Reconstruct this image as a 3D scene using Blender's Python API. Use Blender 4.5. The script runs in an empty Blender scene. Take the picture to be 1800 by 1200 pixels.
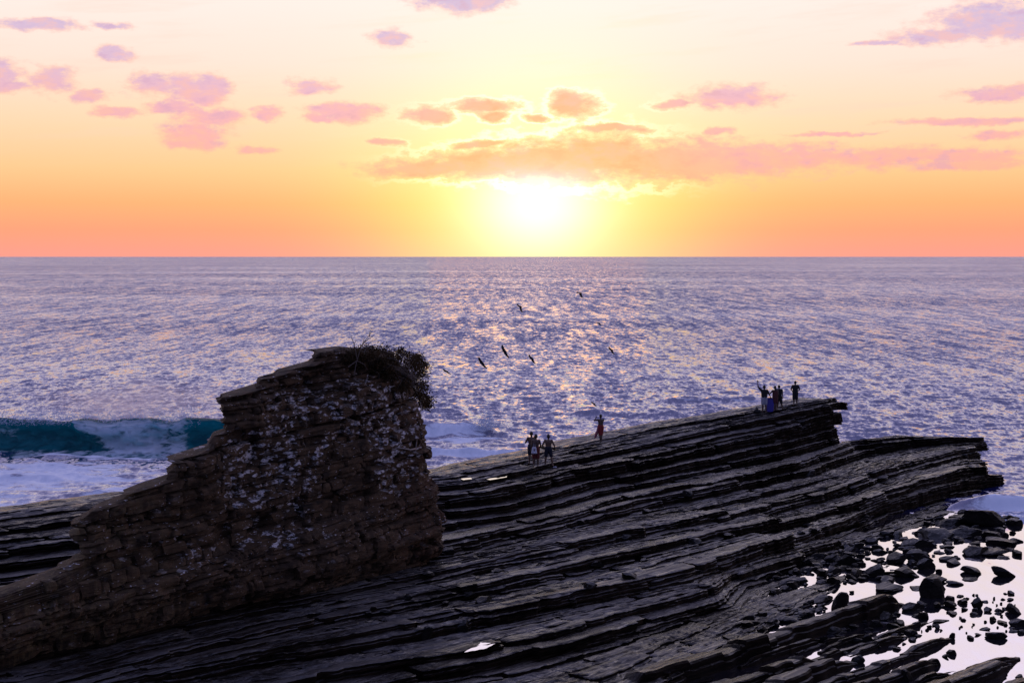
import bpy, bmesh, math, random
import numpy as np
from mathutils import Vector, Matrix, noise as mnoise

random.seed(7)
rng = np.random.default_rng(11)
R = math.radians
scene = bpy.context.scene
COL = scene.collection

# ------------------------------------------------------------------ camera
F = 2472.0            # focal length in photo pixels (1800 wide), about 49 mm on full frame
H = 15.0              # the camera stands on a cliff 15 m above the sea
cam_d = bpy.data.cameras.new('camera')
cam = bpy.data.objects.new('camera', cam_d)
COL.objects.link(cam)
cam.location = (0, 0, H)
cam.rotation_euler = (R(90), 0, 0)
cam_d.sensor_width = 36.0
cam_d.lens = 36.0 * F / 1800.0
cam_d.shift_y = -149.0 / 1800.0
cam_d.clip_start = 0.5
cam_d.clip_end = 120000
scene.camera = cam

# ------------------------------------------------------------------ exposure
scene.view_settings.view_transform = 'Standard'
scene.view_settings.look = 'None'
scene.view_settings.exposure = 0.0
scene.view_settings.gamma = 1.0
scene.view_settings.use_curve_mapping = False
scene.cycles.max_bounces = 5
scene.cycles.diffuse_bounces = 2
scene.cycles.glossy_bounces = 3
scene.cycles.transmission_bounces = 4
scene.cycles.transparent_max_bounces = 6
scene.cycles.volume_bounces = 3
scene.cycles.sample_clamp_indirect = 4.0
scene.cycles.sample_clamp_direct = 12.0

SUN_AZ = math.atan((945 - 900) / F)      # from +Y towards +X
SUN_EL = math.atan((451 - 362) / F)
SUN_DIR = Vector((math.sin(SUN_AZ) * math.cos(SUN_EL), math.cos(SUN_AZ) * math.cos(SUN_EL), math.sin(SUN_EL)))

# ------------------------------------------------------------------ node helper
class NT:
    def __init__(self, tree):
        self.t = tree; self.n = tree.nodes; self.l = tree.links
    def new(self, kind, **kw):
        n = self.n.new(kind)
        for k, v in kw.items():
            if k == 'inp':
                for kk, vv in v.items():
                    self.set(n.inputs[kk], vv)
            else:
                setattr(n, k, v)
        return n
    def set(self, sock, v):
        if hasattr(v, 'is_output'):
            self.l.new(v, sock)
        else:
            sock.default_value = v
    def math(self, op, a, b=0.0, c=None, clamp=False):
        n = self.n.new('ShaderNodeMath'); n.operation = op; n.use_clamp = clamp
        self.set(n.inputs[0], a); self.set(n.inputs[1], b)
        if c is not None: self.set(n.inputs[2], c)
        return n.outputs[0]
    def vmath(self, op, a, b=(0, 0, 0), c=None):
        n = self.n.new('ShaderNodeVectorMath'); n.operation = op
        self.set(n.inputs[0], a); self.set(n.inputs[1], b)
        if c is not None: self.set(n.inputs[2], c)
        return n.outputs['Value'] if op in ('DOT_PRODUCT', 'LENGTH', 'DISTANCE') else n.outputs['Vector']
    def smooth(self, v, a, b, lo=0.0, hi=1.0):
        n = self.n.new('ShaderNodeMapRange'); n.interpolation_type = 'SMOOTHSTEP'
        self.set(n.inputs['Value'], v)
        n.inputs['From Min'].default_value = a; n.inputs['From Max'].default_value = b
        n.inputs['To Min'].default_value = lo; n.inputs['To Max'].default_value = hi
        return n.outputs['Result']
    def mix(self, f, a, b, blend='MIX'):
        n = self.n.new('ShaderNodeMix'); n.data_type = 'RGBA'; n.blend_type = blend
        n.clamp_result = False
        self.set(n.inputs[0], f)
        for s, v in ((n.inputs[6], a), (n.inputs[7], b)):
            if not hasattr(v, 'is_output') and len(v) == 3: v = (*v, 1)
            self.set(s, v)
        return n.outputs[2]
    def ramp(self, f, stops, interp='LINEAR'):
        n = self.n.new('ShaderNodeValToRGB'); n.color_ramp.interpolation = interp
        cr = n.color_ramp
        while len(cr.elements) < len(stops): cr.elements.new(0.5)
        for e, (p, c) in zip(cr.elements, stops):
            e.position = p; e.color = (*c, 1) if len(c) == 3 else c
        self.set(n.inputs[0], f)
        return n.outputs[0]
    def noise(self, vec, scale=1.0, detail=4.0, rough=0.55, dim='3D', dist=0.0):
        n = self.n.new('ShaderNodeTexNoise'); n.noise_dimensions = dim
        self.set(n.inputs['Vector'], vec)
        n.inputs['Scale'].default_value = scale; n.inputs['Detail'].default_value = detail
        n.inputs['Roughness'].default_value = rough; n.inputs['Distortion'].default_value = dist
        return n

# ------------------------------------------------------------------ world: sunset sky
def srgb(r, g, b):
    return tuple(((c / 255) / 12.92 if c / 255 <= 0.04045 else ((c / 255 + 0.055) / 1.055) ** 2.4) for c in (r, g, b))

world = bpy.data.worlds.new('World'); scene.world = world
world.use_nodes = True
world.node_tree.nodes.clear()
w = NT(world.node_tree)
wout = w.new('ShaderNodeOutputWorld')
bg = w.new('ShaderNodeBackground')
w.l.new(bg.outputs[0], wout.inputs[0])
tc = w.new('ShaderNodeTexCoord')
D = w.vmath('NORMALIZE', tc.outputs['Generated'])
sep = w.new('ShaderNodeSeparateXYZ', inp={0: D})
dx, dy, dz = sep.outputs
el = w.math('MULTIPLY', w.math('ARCSINE', dz), 180 / math.pi)                 # elevation, degrees
az = w.math('MULTIPLY', w.math('ARCTAN2', dx, dy), 180 / math.pi)             # azimuth from +Y, degrees
sund = w.math('MULTIPLY', w.math('ARCCOSINE', w.math('MINIMUM', w.vmath('DOT_PRODUCT', D, tuple(SUN_DIR)), 1.0)), 180 / math.pi)
eln = w.math('DIVIDE', w.math('MAXIMUM', el, 0.0), 90.0)
# base gradient with elevation, towards the sunset
west = w.ramp(eln, [(0.0, (1.0, .35, .28)), (0.012, (1.0, .37, .21)), (0.024, (1.0, .46, .20)), (0.038, (1.0, .60, .29)),
                    (0.060, (1.0, .71, .47)), (0.085, (1.0, .79, .68)), (0.125, (1.04, .90, .86)),
                    (0.19, (1.06, .95, 1.10)), (0.32, (.68, .64, 1.04)), (0.55, (.29, .30, .64)), (1.0, (.18, .20, .46))])
east = w.ramp(eln, [(0.0, (.13, .145, .30)), (0.10, (.14, .18, .41)), (0.35, (.145, .195, .47)), (1.0, (.18, .20, .46))])
back = w.smooth(sund, 35.0, 135.0)
sky = w.mix(back, west, east)
# physical sky model underneath
nish = w.new('ShaderNodeTexSky'); nish.sky_type = 'NISHITA'; nish.sun_disc = False
nish.sun_elevation = SUN_EL; nish.sun_rotation = SUN_AZ
nish.air_density = 1.0; nish.dust_density = 1.5; nish.ozone_density = 1.5
# glow of the veiled sun
sx = w.math('SUBTRACT', az, math.degrees(SUN_AZ)); sy = w.math('SUBTRACT', el, math.degrees(SUN_EL))
def gauss(wx, wy, dyc=0.0):
    q = w.math('ADD', w.math('POWER', w.math('DIVIDE', sx, wx), 2.0), w.math('POWER', w.math('DIVIDE', w.math('SUBTRACT', sy, dyc), wy), 2.0))
    return w.math('EXPONENT', w.math('MULTIPLY', q, -1.0))
def addcol(base, fac, col):
    return w.vmath('MULTIPLY_ADD', w.vmath('MULTIPLY', (1, 1, 1), col) if False else col, w.new('ShaderNodeCombineXYZ', inp={0: fac, 1: fac, 2: fac}).outputs[0], base)
sky = addcol(sky, gauss(5.8, 5.0, -0.9), (.05, .58, .05))
sky = addcol(sky, gauss(7.0, 5.0, 5.0), (.01, .04, .03))
core_glow = gauss(2.6, 1.8, 0.0)

# clouds: a field of flattened puffs given by direction (azimuth, elevation), torn by noise
CL = [(805, 2, 78, 20), (1735, 58, 90, 30), (1640, 80, 75, 13), (1790, 62, 60, 28), (1545, 91, 34, 5),
      (8, 146, 32, 22), (15, 167, 34, 10), (90, 158, 36, 22), (262, 158, 40, 21), (330, 158, 32, 18), (375, 158, 32, 18), (345, 178, 50, 18),
      (300, 198, 38, 12), (370, 212, 55, 16), (345, 240, 50, 22), (335, 255, 45, 9), (160, 183, 30, 10), (205, 208, 44, 8), (605, 201, 60, 15), (560, 212, 28, 7),
      (750, 200, 42, 15), (850, 188, 58, 12), (872, 207, 24, 10), (1008, 186, 40, 19), (1285, 174, 82, 19), (1185, 187, 34, 7),
      (745, 295, 110, 17), (860, 287, 130, 25), (980, 285, 140, 35), (1055, 272, 95, 40), (1180, 283, 160, 38), (1330, 284, 160, 27), (1560, 283, 170, 16), (1700, 286, 110, 11),
      (1080, 225, 56, 6), (1270, 234, 24, 8), (1755, 178, 70, 11), (1700, 224, 110, 7), (1755, 250, 50, 9), (685, 70, 34, 16),
      (75, 65, 70, 10), (200, 60, 34, 6), (208, 108, 30, 11), (540, 156, 40, 12), (845, 255, 50, 6), (455, 262, 34, 8), (945, 206, 18, 7), (470, 205, 26, 10), (680, 250, 30, 7), (1460, 243, 70, 4), (1700, 298, 100, 8)]
ave = w.new('ShaderNodeCombineXYZ', inp={0: az, 1: w.math('MULTIPLY', el, 2.0), 2: 0.0}).outputs[0]
nz = w.noise(ave, 0.42, 7.0, 0.62)
warp = w.vmath('MULTIPLY_ADD', w.vmath('SUBTRACT', nz.outputs['Color'], (.5, .5, .5)), (2.0, 0.9, 0), w.new('ShaderNodeCombineXYZ', inp={0: az, 1: el, 2: 0.0}).outputs[0])
field = None
for (px, py, hw, hh) in CL:
    ca = math.degrees(math.atan((px - 900) / F)); ce = math.degrees(math.atan((451 - py) / F))
    wa = math.degrees(hw / F) * 1.32; we = math.degrees(hh / F) * 1.36
    q = w.vmath('LENGTH', w.vmath('MULTIPLY_ADD', warp, (1 / wa, 1 / we, 0), (-ca / wa, -ce / we, 0)))
    f_ = w.math('SUBTRACT', 1.0, q)
    field = f_ if field is None else w.math('SMOOTH_MAX', field, f_, 0.12)
nzf = w.noise(ave, 1.2, 9.0, 0.66)
# the same kind of scattered cloud goes on all round, outside the part of the sky in the photograph
nzb = w.noise(w.vmath('MULTIPLY', D, (1, 1, 3.2)), 5.0, 5.0, 0.55)
outside = w.math('MAXIMUM', w.smooth(w.math('ABSOLUTE', az), 22.0, 30.0), w.smooth(el, 12.0, 17.0))
gen = w.math('MULTIPLY_ADD', w.math('SUBTRACT', nzb.outputs['Fac'], 0.60), 6.0, w.math('MULTIPLY_ADD', outside, 2.0, -2.0))
gen = w.math('ADD', gen, w.smooth(el, 25.0, 60.0, 0.0, -1.5))
field = w.math('MAXIMUM', field, gen)
dens_raw = w.math('ADD', field, w.math('MULTIPLY', w.math('SUBTRACT', nzf.outputs['Fac'], 0.5), 1.45))
cdens = w.smooth(dens_raw, -0.10, 0.60)
# cloud colour: peach near the sun and horizon, pink, then lavender in the thick high parts
ccol_far = w.ramp(w.math('DIVIDE', el, 14.0), [(0.20, srgb(255, 180, 150)), (0.30, srgb(250, 178, 172)), (0.42, srgb(240, 178, 192)), (0.52, srgb(224, 186, 212)), (0.70, srgb(208, 188, 222)), (1.0, srgb(200, 186, 226))])
ccol_edge = w.ramp(w.math('DIVIDE', el, 14.0), [(0.2, srgb(255, 186, 150)), (0.5, srgb(252, 190, 176)), (1.0, srgb(250, 200, 200))])
ccol = w.mix(w.smooth(cdens, 0.35, 1.0), ccol_edge, ccol_far)
ccol = w.mix(w.smooth(sund, 2.0, 9.5, 0.94, 0.0), ccol, srgb(255, 188, 126))
ccol = w.mix(back, ccol, (.15, .15, .30))
shade = w.noise(ave, 0.9, 4.0, 0.6)
ccol = w.mix(w.smooth(shade.outputs['Fac'], .46, .66, 0.0, .6), ccol, ccol_edge)
ccol = w.mix(w.math('MULTIPLY', w.smooth(shade.outputs['Fac'], .50, .34), .45), ccol, w.mix(w.smooth(sund, 3.0, 11.0), srgb(246, 166, 112), srgb(206, 160, 196)))
cir = w.noise(w.new('ShaderNodeCombineXYZ', inp={0: w.math('MULTIPLY', az, .16), 1: w.math('MULTIPLY_ADD', az, -.10, w.math('MULTIPLY', el, 1.5)), 2: 4.2}).outputs[0], 1.0, 5.0, .6)
wisp = w.math('MULTIPLY', w.smooth(cir.outputs['Fac'], .50, .74), w.smooth(el, 3.0, 6.0))
sky = w.mix(w.math('MULTIPLY', wisp, .30), sky, w.mix(w.smooth(sund, 4.0, 12.0), (1.05, .98, .55), (1.0, .66, .55)))
sky = w.mix(w.math('MULTIPLY', cdens, 0.93), sky, ccol)
# bright silver rims where thin cloud passes near the sun
rim = w.math('MULTIPLY', w.math('MULTIPLY', w.smooth(dens_raw, -0.30, -0.02), w.smooth(dens_raw, 0.02, 0.16, 1.0, 0.0)), w.smooth(sund, 2.5, 8.0, 1.0, 0.0))
sky = addcol(sky, rim, (.2, .30, .30))
sky = addcol(sky, w.math('MULTIPLY', core_glow, w.smooth(w.math('MULTIPLY', cdens, w.smooth(sy, 0.6, 2.2)), 0.0, 1.0, 1.0, 0.35)), (.10, .40, .80))
ns = w.vmath('MULTIPLY', nish.outputs[0], (0.006, 0.006, 0.006))
sky = w.vmath('ADD', sky, ns)
w.l.new(sky, bg.inputs['Color'])
bg.inputs['Strength'].default_value = 1.0

# ------------------------------------------------------------------ sun lamp
sl = bpy.data.lights.new('sun', 'SUN')
sl.energy = 0.03; sl.angle = R(9.0); sl.color = (1.0, .20, .02)
so = bpy.data.objects.new('sun', sl); COL.objects.link(so)
so.rotation_euler = (-SUN_DIR).to_track_quat('-Z', 'Y').to_euler()
so.location = (0, 200, 60)

# ------------------------------------------------------------------ frames and mesh helpers
TH = R(48)                                   # strike of the rock beds
CS, SN = math.cos(TH), math.sin(TH)
def G(px, py, z):
    Y = F * (H - z) / (py - 451); return ((px - 900) * Y / F, Y)
def uv_of(X, Y): return (X * CS + Y * SN, X * SN - Y * CS)
def xy_of(u, v): return (u * CS + v * SN, u * SN - v * CS)
def tag(o, label=None, cat=None, group=None, kind=None):
    if label: o['label'] = label
    if cat: o['category'] = cat
    if group: o['group'] = group
    if kind: o['kind'] = kind
    return o
def link(name, me, mat=None, parent=None):
    o = bpy.data.objects.new(name, me); COL.objects.link(o)
    if mat is not None and me is not None and len(me.materials) == 0: me.materials.append(mat)
    if parent is not None: o.parent = parent
    return o
def empty(name, loc=(0, 0, 0)):
    o = bpy.data.objects.new(name, None); COL.objects.link(o); o.location = loc; o.empty_display_size = 0.2
    return o
def np_mesh(name, V, Q, smooth=False):
    """V (n,3), Q (m,k) faces of one size"""
    me = bpy.data.meshes.new(name)
    V = np.ascontiguousarray(V, dtype=np.float32); Q = np.ascontiguousarray(Q, dtype=np.int32)
    m, k = Q.shape
    me.vertices.add(len(V)); me.vertices.foreach_set('co', V.ravel())
    me.loops.add(m * k); me.loops.foreach_set('vertex_index', Q.ravel())
    me.polygons.add(m); me.polygons.foreach_set('loop_start', np.arange(0, m * k, k, dtype=np.int32))
    try: me.polygons.foreach_set('loop_total', np.full(m, k, dtype=np.int32))
    except Exception: pass
    me.polygons.foreach_set('use_smooth', np.full(m, smooth, dtype=bool))
    me.update(calc_edges=True); me.validate()
    return me
def grid_quads(nr, nc, off=0):
    i = np.arange(nr - 1)[:, None] * nc + np.arange(nc - 1)[None, :]
    return np.stack([i, i + 1, i + nc + 1, i + nc], -1).reshape(-1, 4) + off
def vnoise1(x, seed):
    """smooth 1d value noise"""
    r = np.random.default_rng(seed).random(4096); xi = np.floor(x).astype(int); fr = x - xi; fr = fr * fr * (3 - 2 * fr)
    return r[xi % 4096] * (1 - fr) + r[(xi + 1) % 4096] * fr
def step1(x, seed):
    """blocky noise: constant over uneven runs, abrupt jumps"""
    r = np.random.default_rng(seed); e = np.cumsum(r.uniform(.25, 1.9, 4096)); val = r.random(4097)
    return val[np.searchsorted(e, np.asarray(x) + 20.0)]
def vnoise2(x, y, seed):
    T = np.random.default_rng(seed).random((256, 256)); xi = np.floor(x).astype(int); yi = np.floor(y).astype(int)
    fx = x - xi; fy = y - yi; fx = fx * fx * (3 - 2 * fx); fy = fy * fy * (3 - 2 * fy)
    a = T[xi % 256, yi % 256]; b = T[(xi + 1) % 256, yi % 256]; c = T[xi % 256, (yi + 1) % 256]; d = T[(xi + 1) % 256, (yi + 1) % 256]
    return (a * (1 - fx) + b * fx) * (1 - fy) + (c * (1 - fx) + d * fx) * fy
def fbm2(x, y, seed, o=4):
    s = 0; a = .5
    for k in range(o):
        s = s + a * vnoise2(x * 2 ** k + 17.3 * k, y * 2 ** k + 9.1 * k, seed + k); a *= .5
    return s
def mat_new(name):
    m = bpy.data.materials.new(name); m.use_nodes = True; m.node_tree.nodes.clear()
    n = NT(m.node_tree); out = n.new('ShaderNodeOutputMaterial'); b = n.new('ShaderNodeBsdfPrincipled')
    n.l.new(b.outputs[0], out.inputs[0])
    return m, n, b, out
def plain(name, col, rough=0.7, amount=0.25, scale=12.0):
    m, n, b, out = mat_new(name)
    p = n.new('ShaderNodeTexCoord').outputs['Object']
    q = n.noise(p, scale, 4.0)
    c2 = tuple(c * (1 - amount) for c in col)
    n.set(b.inputs['Base Color'], n.mix(n.smooth(q.outputs['Fac'], .3, .7), c2, col))
    b.inputs['Roughness'].default_value = rough
    return m

# ------------------------------------------------------------------ materials
def uvz(n):
    p = n.new('ShaderNodeNewGeometry').outputs['Position']
    u = n.vmath('DOT_PRODUCT', p, (CS, SN, 0)); v = n.vmath('DOT_PRODUCT', p, (SN, -CS, 0))
    s = n.new('ShaderNodeSeparateXYZ', inp={0: p})
    return n.new('ShaderNodeCombineXYZ', inp={0: u, 1: v, 2: s.outputs[2]}).outputs[0], p, s.outputs[2]

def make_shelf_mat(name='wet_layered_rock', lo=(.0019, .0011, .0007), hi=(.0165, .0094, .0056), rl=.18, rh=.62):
    m, n, b, out = mat_new(name)
    c, p, z = uvz(n)
    up = n.new('ShaderNodeSeparateXYZ', inp={0: n.new('ShaderNodeNewGeometry').outputs['Normal']}).outputs[2]
    wet = n.smooth(up, .55, .92)                                     # water lies on the tops, the risers drain
    big = n.noise(n.vmath('MULTIPLY', c, (.14, .5, .5)), 1.0, 3.0)
    lam = n.noise(n.vmath('MULTIPLY', c, (.35, 8.0, 14.0)), 1.0, 4.0, .6)
    pit = n.noise(n.vmath('MULTIPLY', c, (3.0, 9.0, 9.0)), 1.0, 5.0, .65)
    f = n.math('ADD', n.math('MULTIPLY', lam.outputs['Fac'], .55), n.math('MULTIPLY', big.outputs['Fac'], .45))
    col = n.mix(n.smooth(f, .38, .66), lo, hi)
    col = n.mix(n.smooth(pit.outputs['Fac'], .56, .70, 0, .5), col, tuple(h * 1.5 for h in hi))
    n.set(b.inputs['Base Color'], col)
    rw = n.smooth(n.math('ADD', n.math('MULTIPLY', lam.outputs['Fac'], .6), n.math('MULTIPLY', big.outputs['Fac'], .4)), .40, .60, rl, rh)
    n.set(b.inputs['Roughness'], n.math('ADD', n.math('MULTIPLY', rw, wet), n.math('MULTIPLY', n.math('SUBTRACT', 1.0, wet), .8)))
    n.set(b.inputs['Specular IOR Level'], n.math('MULTIPLY_ADD', wet, n.smooth(n.math('ADD', n.math('MULTIPLY', big.outputs['Fac'], .7), n.math('MULTIPLY', pit.outputs['Fac'], .3)), .43, .58, .06, .85), .06))
    h = n.math('ADD', n.math('MULTIPLY', lam.outputs['Fac'], .65), n.math('MULTIPLY', pit.outputs['Fac'], .35))
    bp = n.new('ShaderNodeBump', inp={'Strength': .75, 'Distance': .075, 'Height': h})
    n.set(b.inputs['Normal'], bp.outputs[0])
    return m
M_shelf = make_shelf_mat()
M_boulder = make_shelf_mat('dark_wet_boulder', (.0022, .0018, .0016), (.0100, .0078, .0068), .35, .7)

def make_stack_mat():
    m, n, b, out = mat_new('weathered_stack_rock')
    c, p, z = uvz(n)
    cz = n.new('ShaderNodeSeparateXYZ', inp={0: c})
    oi = n.new('ShaderNodeObjectInfo').outputs['Random']
    big = n.noise(n.vmath('MULTIPLY', c, (.22, .3, .3)), 1.0, 3.0)
    med = n.noise(n.vmath('MULTIPLY', c, (1.6, 1.6, 2.6)), 1.0, 6.0, .6)
    fine = n.noise(n.vmath('MULTIPLY', c, (6., 6., 12.)), 1.0, 5.0, .65)
    streak = n.noise(n.vmath('MULTIPLY', c, (5., 5., .7)), 1.0, 4.0, .6)
    col = n.mix(n.smooth(med.outputs['Fac'], .35, .66), (.0040, .0025, .0015), (.074, .043, .0215))
    col = n.mix(n.math('MULTIPLY', oi, .5), col, (.085, .050, .026))
    # olive growth low on the landward part, rust towards the seaward corner
    olive = n.math('MULTIPLY', n.smooth(cz.outputs[0], 34., 24.), n.smooth(streak.outputs['Fac'], .42, .62))
    col = n.mix(n.math('MULTIPLY', olive, .6), col, (.105, .074, .034))
    rust = n.math('MULTIPLY', n.smooth(cz.outputs[0], 39., 44.), n.smooth(streak.outputs['Fac'], .40, .62))
    col = n.mix(n.math('MULTIPLY', rust, .55), col, (.075, .030, .012))
    # pale lichen crusts: rectangular joint faces taken over piece by piece
    cell = n.new('ShaderNodeTexVoronoi'); cell.voronoi_dimensions = '3D'; cell.inputs['Scale'].default_value = 1.0
    n.set(cell.inputs['Vector'], n.vmath('ADD', n.vmath('MULTIPLY', c, (4.2, 1.4, 8.0)), n.vmath('MULTIPLY', med.outputs['Color'], (.5, .5, .5))))
    cv = n.new('ShaderNodeSeparateColor', inp={0: cell.outputs['Color']}).outputs[0]
    band = n.math('MULTIPLY', n.smooth(z, 2.6, 4.0), n.smooth(z, 10.6, 8.8))
    band = n.math('MULTIPLY', band, n.math('MULTIPLY', n.smooth(cz.outputs[0], 26., 33.), n.smooth(cz.outputs[0], 45.0, 42.0, .35, 1.0)))
    zone = n.math('MULTIPLY', n.smooth(big.outputs['Fac'], .46, .60), band)
    thr = n.math('SUBTRACT', cv, n.math('SUBTRACT', 1.0, n.math('MULTIPLY', zone, .38)))
    li = n.math('MULTIPLY', n.smooth(thr, -.06, .16), n.smooth(n.math('ADD', n.math('MULTIPLY', fine.outputs['Fac'], .6), n.math('MULTIPLY', streak.outputs['Fac'], .4)), .43, .57))
    lay = n.noise(n.vmath('MULTIPLY', c, (1.3, 1.3, 9.0)), 1.0, 5.0, .65)
    li = n.math('MAXIMUM', li, n.math('MULTIPLY', n.smooth(lay.outputs['Fac'], .60, .68), n.math('MULTIPLY', n.smooth(zone, .05, .6), n.smooth(fine.outputs['Fac'], .44, .54))))
    spot = n.smooth(n.math('ADD', fine.outputs['Fac'], n.math('MULTIPLY', med.outputs['Fac'], .25)), .775, .80)
    li = n.math('MAXIMUM', li, n.math('MULTIPLY', spot, n.smooth(z, 2.0, 4.0, .3, 1.0)))
    col = n.mix(n.math('MULTIPLY', li, .9), col, (.54, .51, .52))
    n.set(b.inputs['Base Color'], col)
    b.inputs['Roughness'].default_value = .85
    b.inputs['Specular IOR Level'].default_value = .25
    strata = n.noise(n.vmath('MULTIPLY', c, (.7, .7, 9.)), 1.0, 3.0, .6)
    h = n.math('ADD', n.math('MULTIPLY', strata.outputs['Fac'], .5), n.math('ADD', n.math('MULTIPLY', med.outputs['Fac'], .3), n.math('MULTIPLY', fine.outputs['Fac'], .3)))
    bp = n.new('ShaderNodeBump', inp={'Strength': 1.0, 'Distance': .16, 'Height': h})
    n.set(b.inputs['Normal'], bp.outputs[0])
    return m
M_stack = make_stack_mat()

def make_sea_mat():
    m, n, b, out = mat_new('sea_water')
    p = n.new('ShaderNodeNewGeometry').outputs['Position']
    gn = n.new('ShaderNodeNewGeometry').outputs['Normal']
    foam = n.new('ShaderNodeAttribute', attribute_name='foam').outputs['Fac']
    calm = n.new('ShaderNodeAttribute', attribute_name='calm').outputs['Fac']
    far = n.new('ShaderNodeAttribute', attribute_name='far').outputs['Fac']
    n1 = n.noise(n.vmath('MULTIPLY', p, (2.3, 1.5, 0)), 1.0, 3.0, .65)
    n2 = n.noise(n.vmath('MULTIPLY', p, (1.0, .34, 0)), 1.0, 3.0, .65)
    n3 = n.noise(n.vmath('MULTIPLY', p, (.36, .040, 0)), 1.0, 4.0, .65)
    n4 = n.noise(n.vmath('MULTIPLY', p, (.0022, .0060, 0)), 1.0, 4.0, .6)
    s1 = n.vmath('SUBTRACT', n1.outputs['Color'], (.5, .5, .5))
    s2 = n.vmath('SUBTRACT', n2.outputs['Color'], (.5, .5, .5))
    s3 = n.vmath('SUBTRACT', n3.outputs['Color'], (.5, .5, .5))
    gust = n.smooth(n4.outputs['Fac'], .36, .62, .70, 1.3)
    fv = n.new('ShaderNodeCombineXYZ', inp={0: far, 1: far, 2: far}).outputs[0]
    s = n.vmath('MULTIPLY', s1, (1.0, 1.5, 0))
    s = n.vmath('ADD', s, n.vmath('MULTIPLY', n.vmath('MULTIPLY', s2, fv), (1.0, 1.5, 0)))
    s = n.vmath('ADD', s, n.vmath('MULTIPLY', n.vmath('MULTIPLY', s3, fv), (.7, 1.2, 0)))
    # faces of the swell look ashore: mean slope of what is seen at a grazing angle
    s = n.vmath('ADD', s, n.vmath('MULTIPLY', n.new('ShaderNodeCombineXYZ', inp={0: 0., 1: far, 2: 0.}).outputs[0], (0, -.27, 0)))
    k = n.math('MULTIPLY', gust, n.math('SUBTRACT', 1.0, n.math('MULTIPLY', calm, .985)))
    s = n.vmath('MULTIPLY', s, n.new('ShaderNodeCombineXYZ', inp={0: k, 1: k, 2: 0.}).outputs[0])
    cm = n.new('ShaderNodeCombineXYZ', inp={0: calm, 1: calm, 2: 0.}).outputs[0]
    s = n.vmath('ADD', s, n.vmath('MULTIPLY', n.vmath('MULTIPLY', s2, cm), (.02, .075, 0)))       # slow ripples on the sheltered water
    nn = n.vmath('NORMALIZE', n.vmath('ADD', gn, s))
    n.set(b.inputs['Normal'], nn)
    fz = n.noise(n.vmath('MULTIPLY', p, (.28, .75, 0)), 1.0, 7.0, .66, dist=1.2)
    fm = n.smooth(n.math('ADD', fz.outputs['Fac'], n.math('MULTIPLY', n.math('SUBTRACT', foam, .5), .55)), .50, .66)
    fm = n.math('MULTIPLY', fm, n.smooth(foam, .02, .15))
    n.set(b.inputs['Base Color'], n.mix(fm, n.mix(calm, (.016, .019, .10), (.02, .02, .03)), (.80, .84, .95)))
    n.set(b.inputs['Roughness'], n.math('ADD', n.math('MULTIPLY', fm, .55), n.math('MULTIPLY', n.math('SUBTRACT', 1.0, n.math('MULTIPLY', calm, .95)), n.smooth(far, .5, 1.0, .06, .15))))
    b.inputs['IOR'].default_value = 1.45
    n.set(b.inputs['Specular IOR Level'], n.smooth(fm, 0, 1, .62, .2))
    gl = n.new('ShaderNodeBsdfGlossy'); gl.distribution = 'GGX'
    gl.inputs['Color'].default_value = (.95, .92, 1.0, 1)
    n.set(gl.inputs['Roughness'], n.math('MULTIPLY', n.math('SUBTRACT', 1.0, n.math('MULTIPLY', calm, .95)), n.smooth(far, .5, 1.0, .06, .15))); n.set(gl.inputs['Normal'], nn)
    ms = n.new('ShaderNodeMixShader')
    n.set(ms.inputs[0], n.math('MULTIPLY', n.math('SUBTRACT', 1.0, fm), n.smooth(calm, 0, 1, .24, .74)))
    n.l.new(b.outputs[0], ms.inputs[1]); n.l.new(gl.outputs[0], ms.inputs[2]); n.l.new(ms.outputs[0], out.inputs[0])
    return m
M_sea = make_sea_mat()

def make_pool_mat():
    m, n, b, out = mat_new('still_pool_water')
    p = n.new('ShaderNodeNewGeometry').outputs['Position']
    q = n.noise(p, 3.0, 3.0)
    b.inputs['Base Color'].default_value = (.02, .018, .02, 1)
    b.inputs['Roughness'].default_value = .02
    b.inputs['IOR'].default_value = 1.34
    b.inputs['Specular IOR Level'].default_value = 1.0
    gl = n.new('ShaderNodeBsdfGlossy'); gl.inputs['Roughness'].default_value = .02; gl.inputs['Color'].default_value = (.95, .93, 1, 1)
    ms = n.new('ShaderNodeMixShader'); ms.inputs[0].default_value = .8
    n.l.new(b.outputs[0], ms.inputs[1]); n.l.new(gl.outputs[0], ms.inputs[2]); n.l.new(ms.outputs[0], out.inputs[0])
    bp = n.new('ShaderNodeBump', inp={'Strength': .05, 'Distance': .01, 'Height': q.outputs['Fac']})
    n.set(b.inputs['Normal'], bp.outputs[0])
    return m
M_pool = make_pool_mat()

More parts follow.
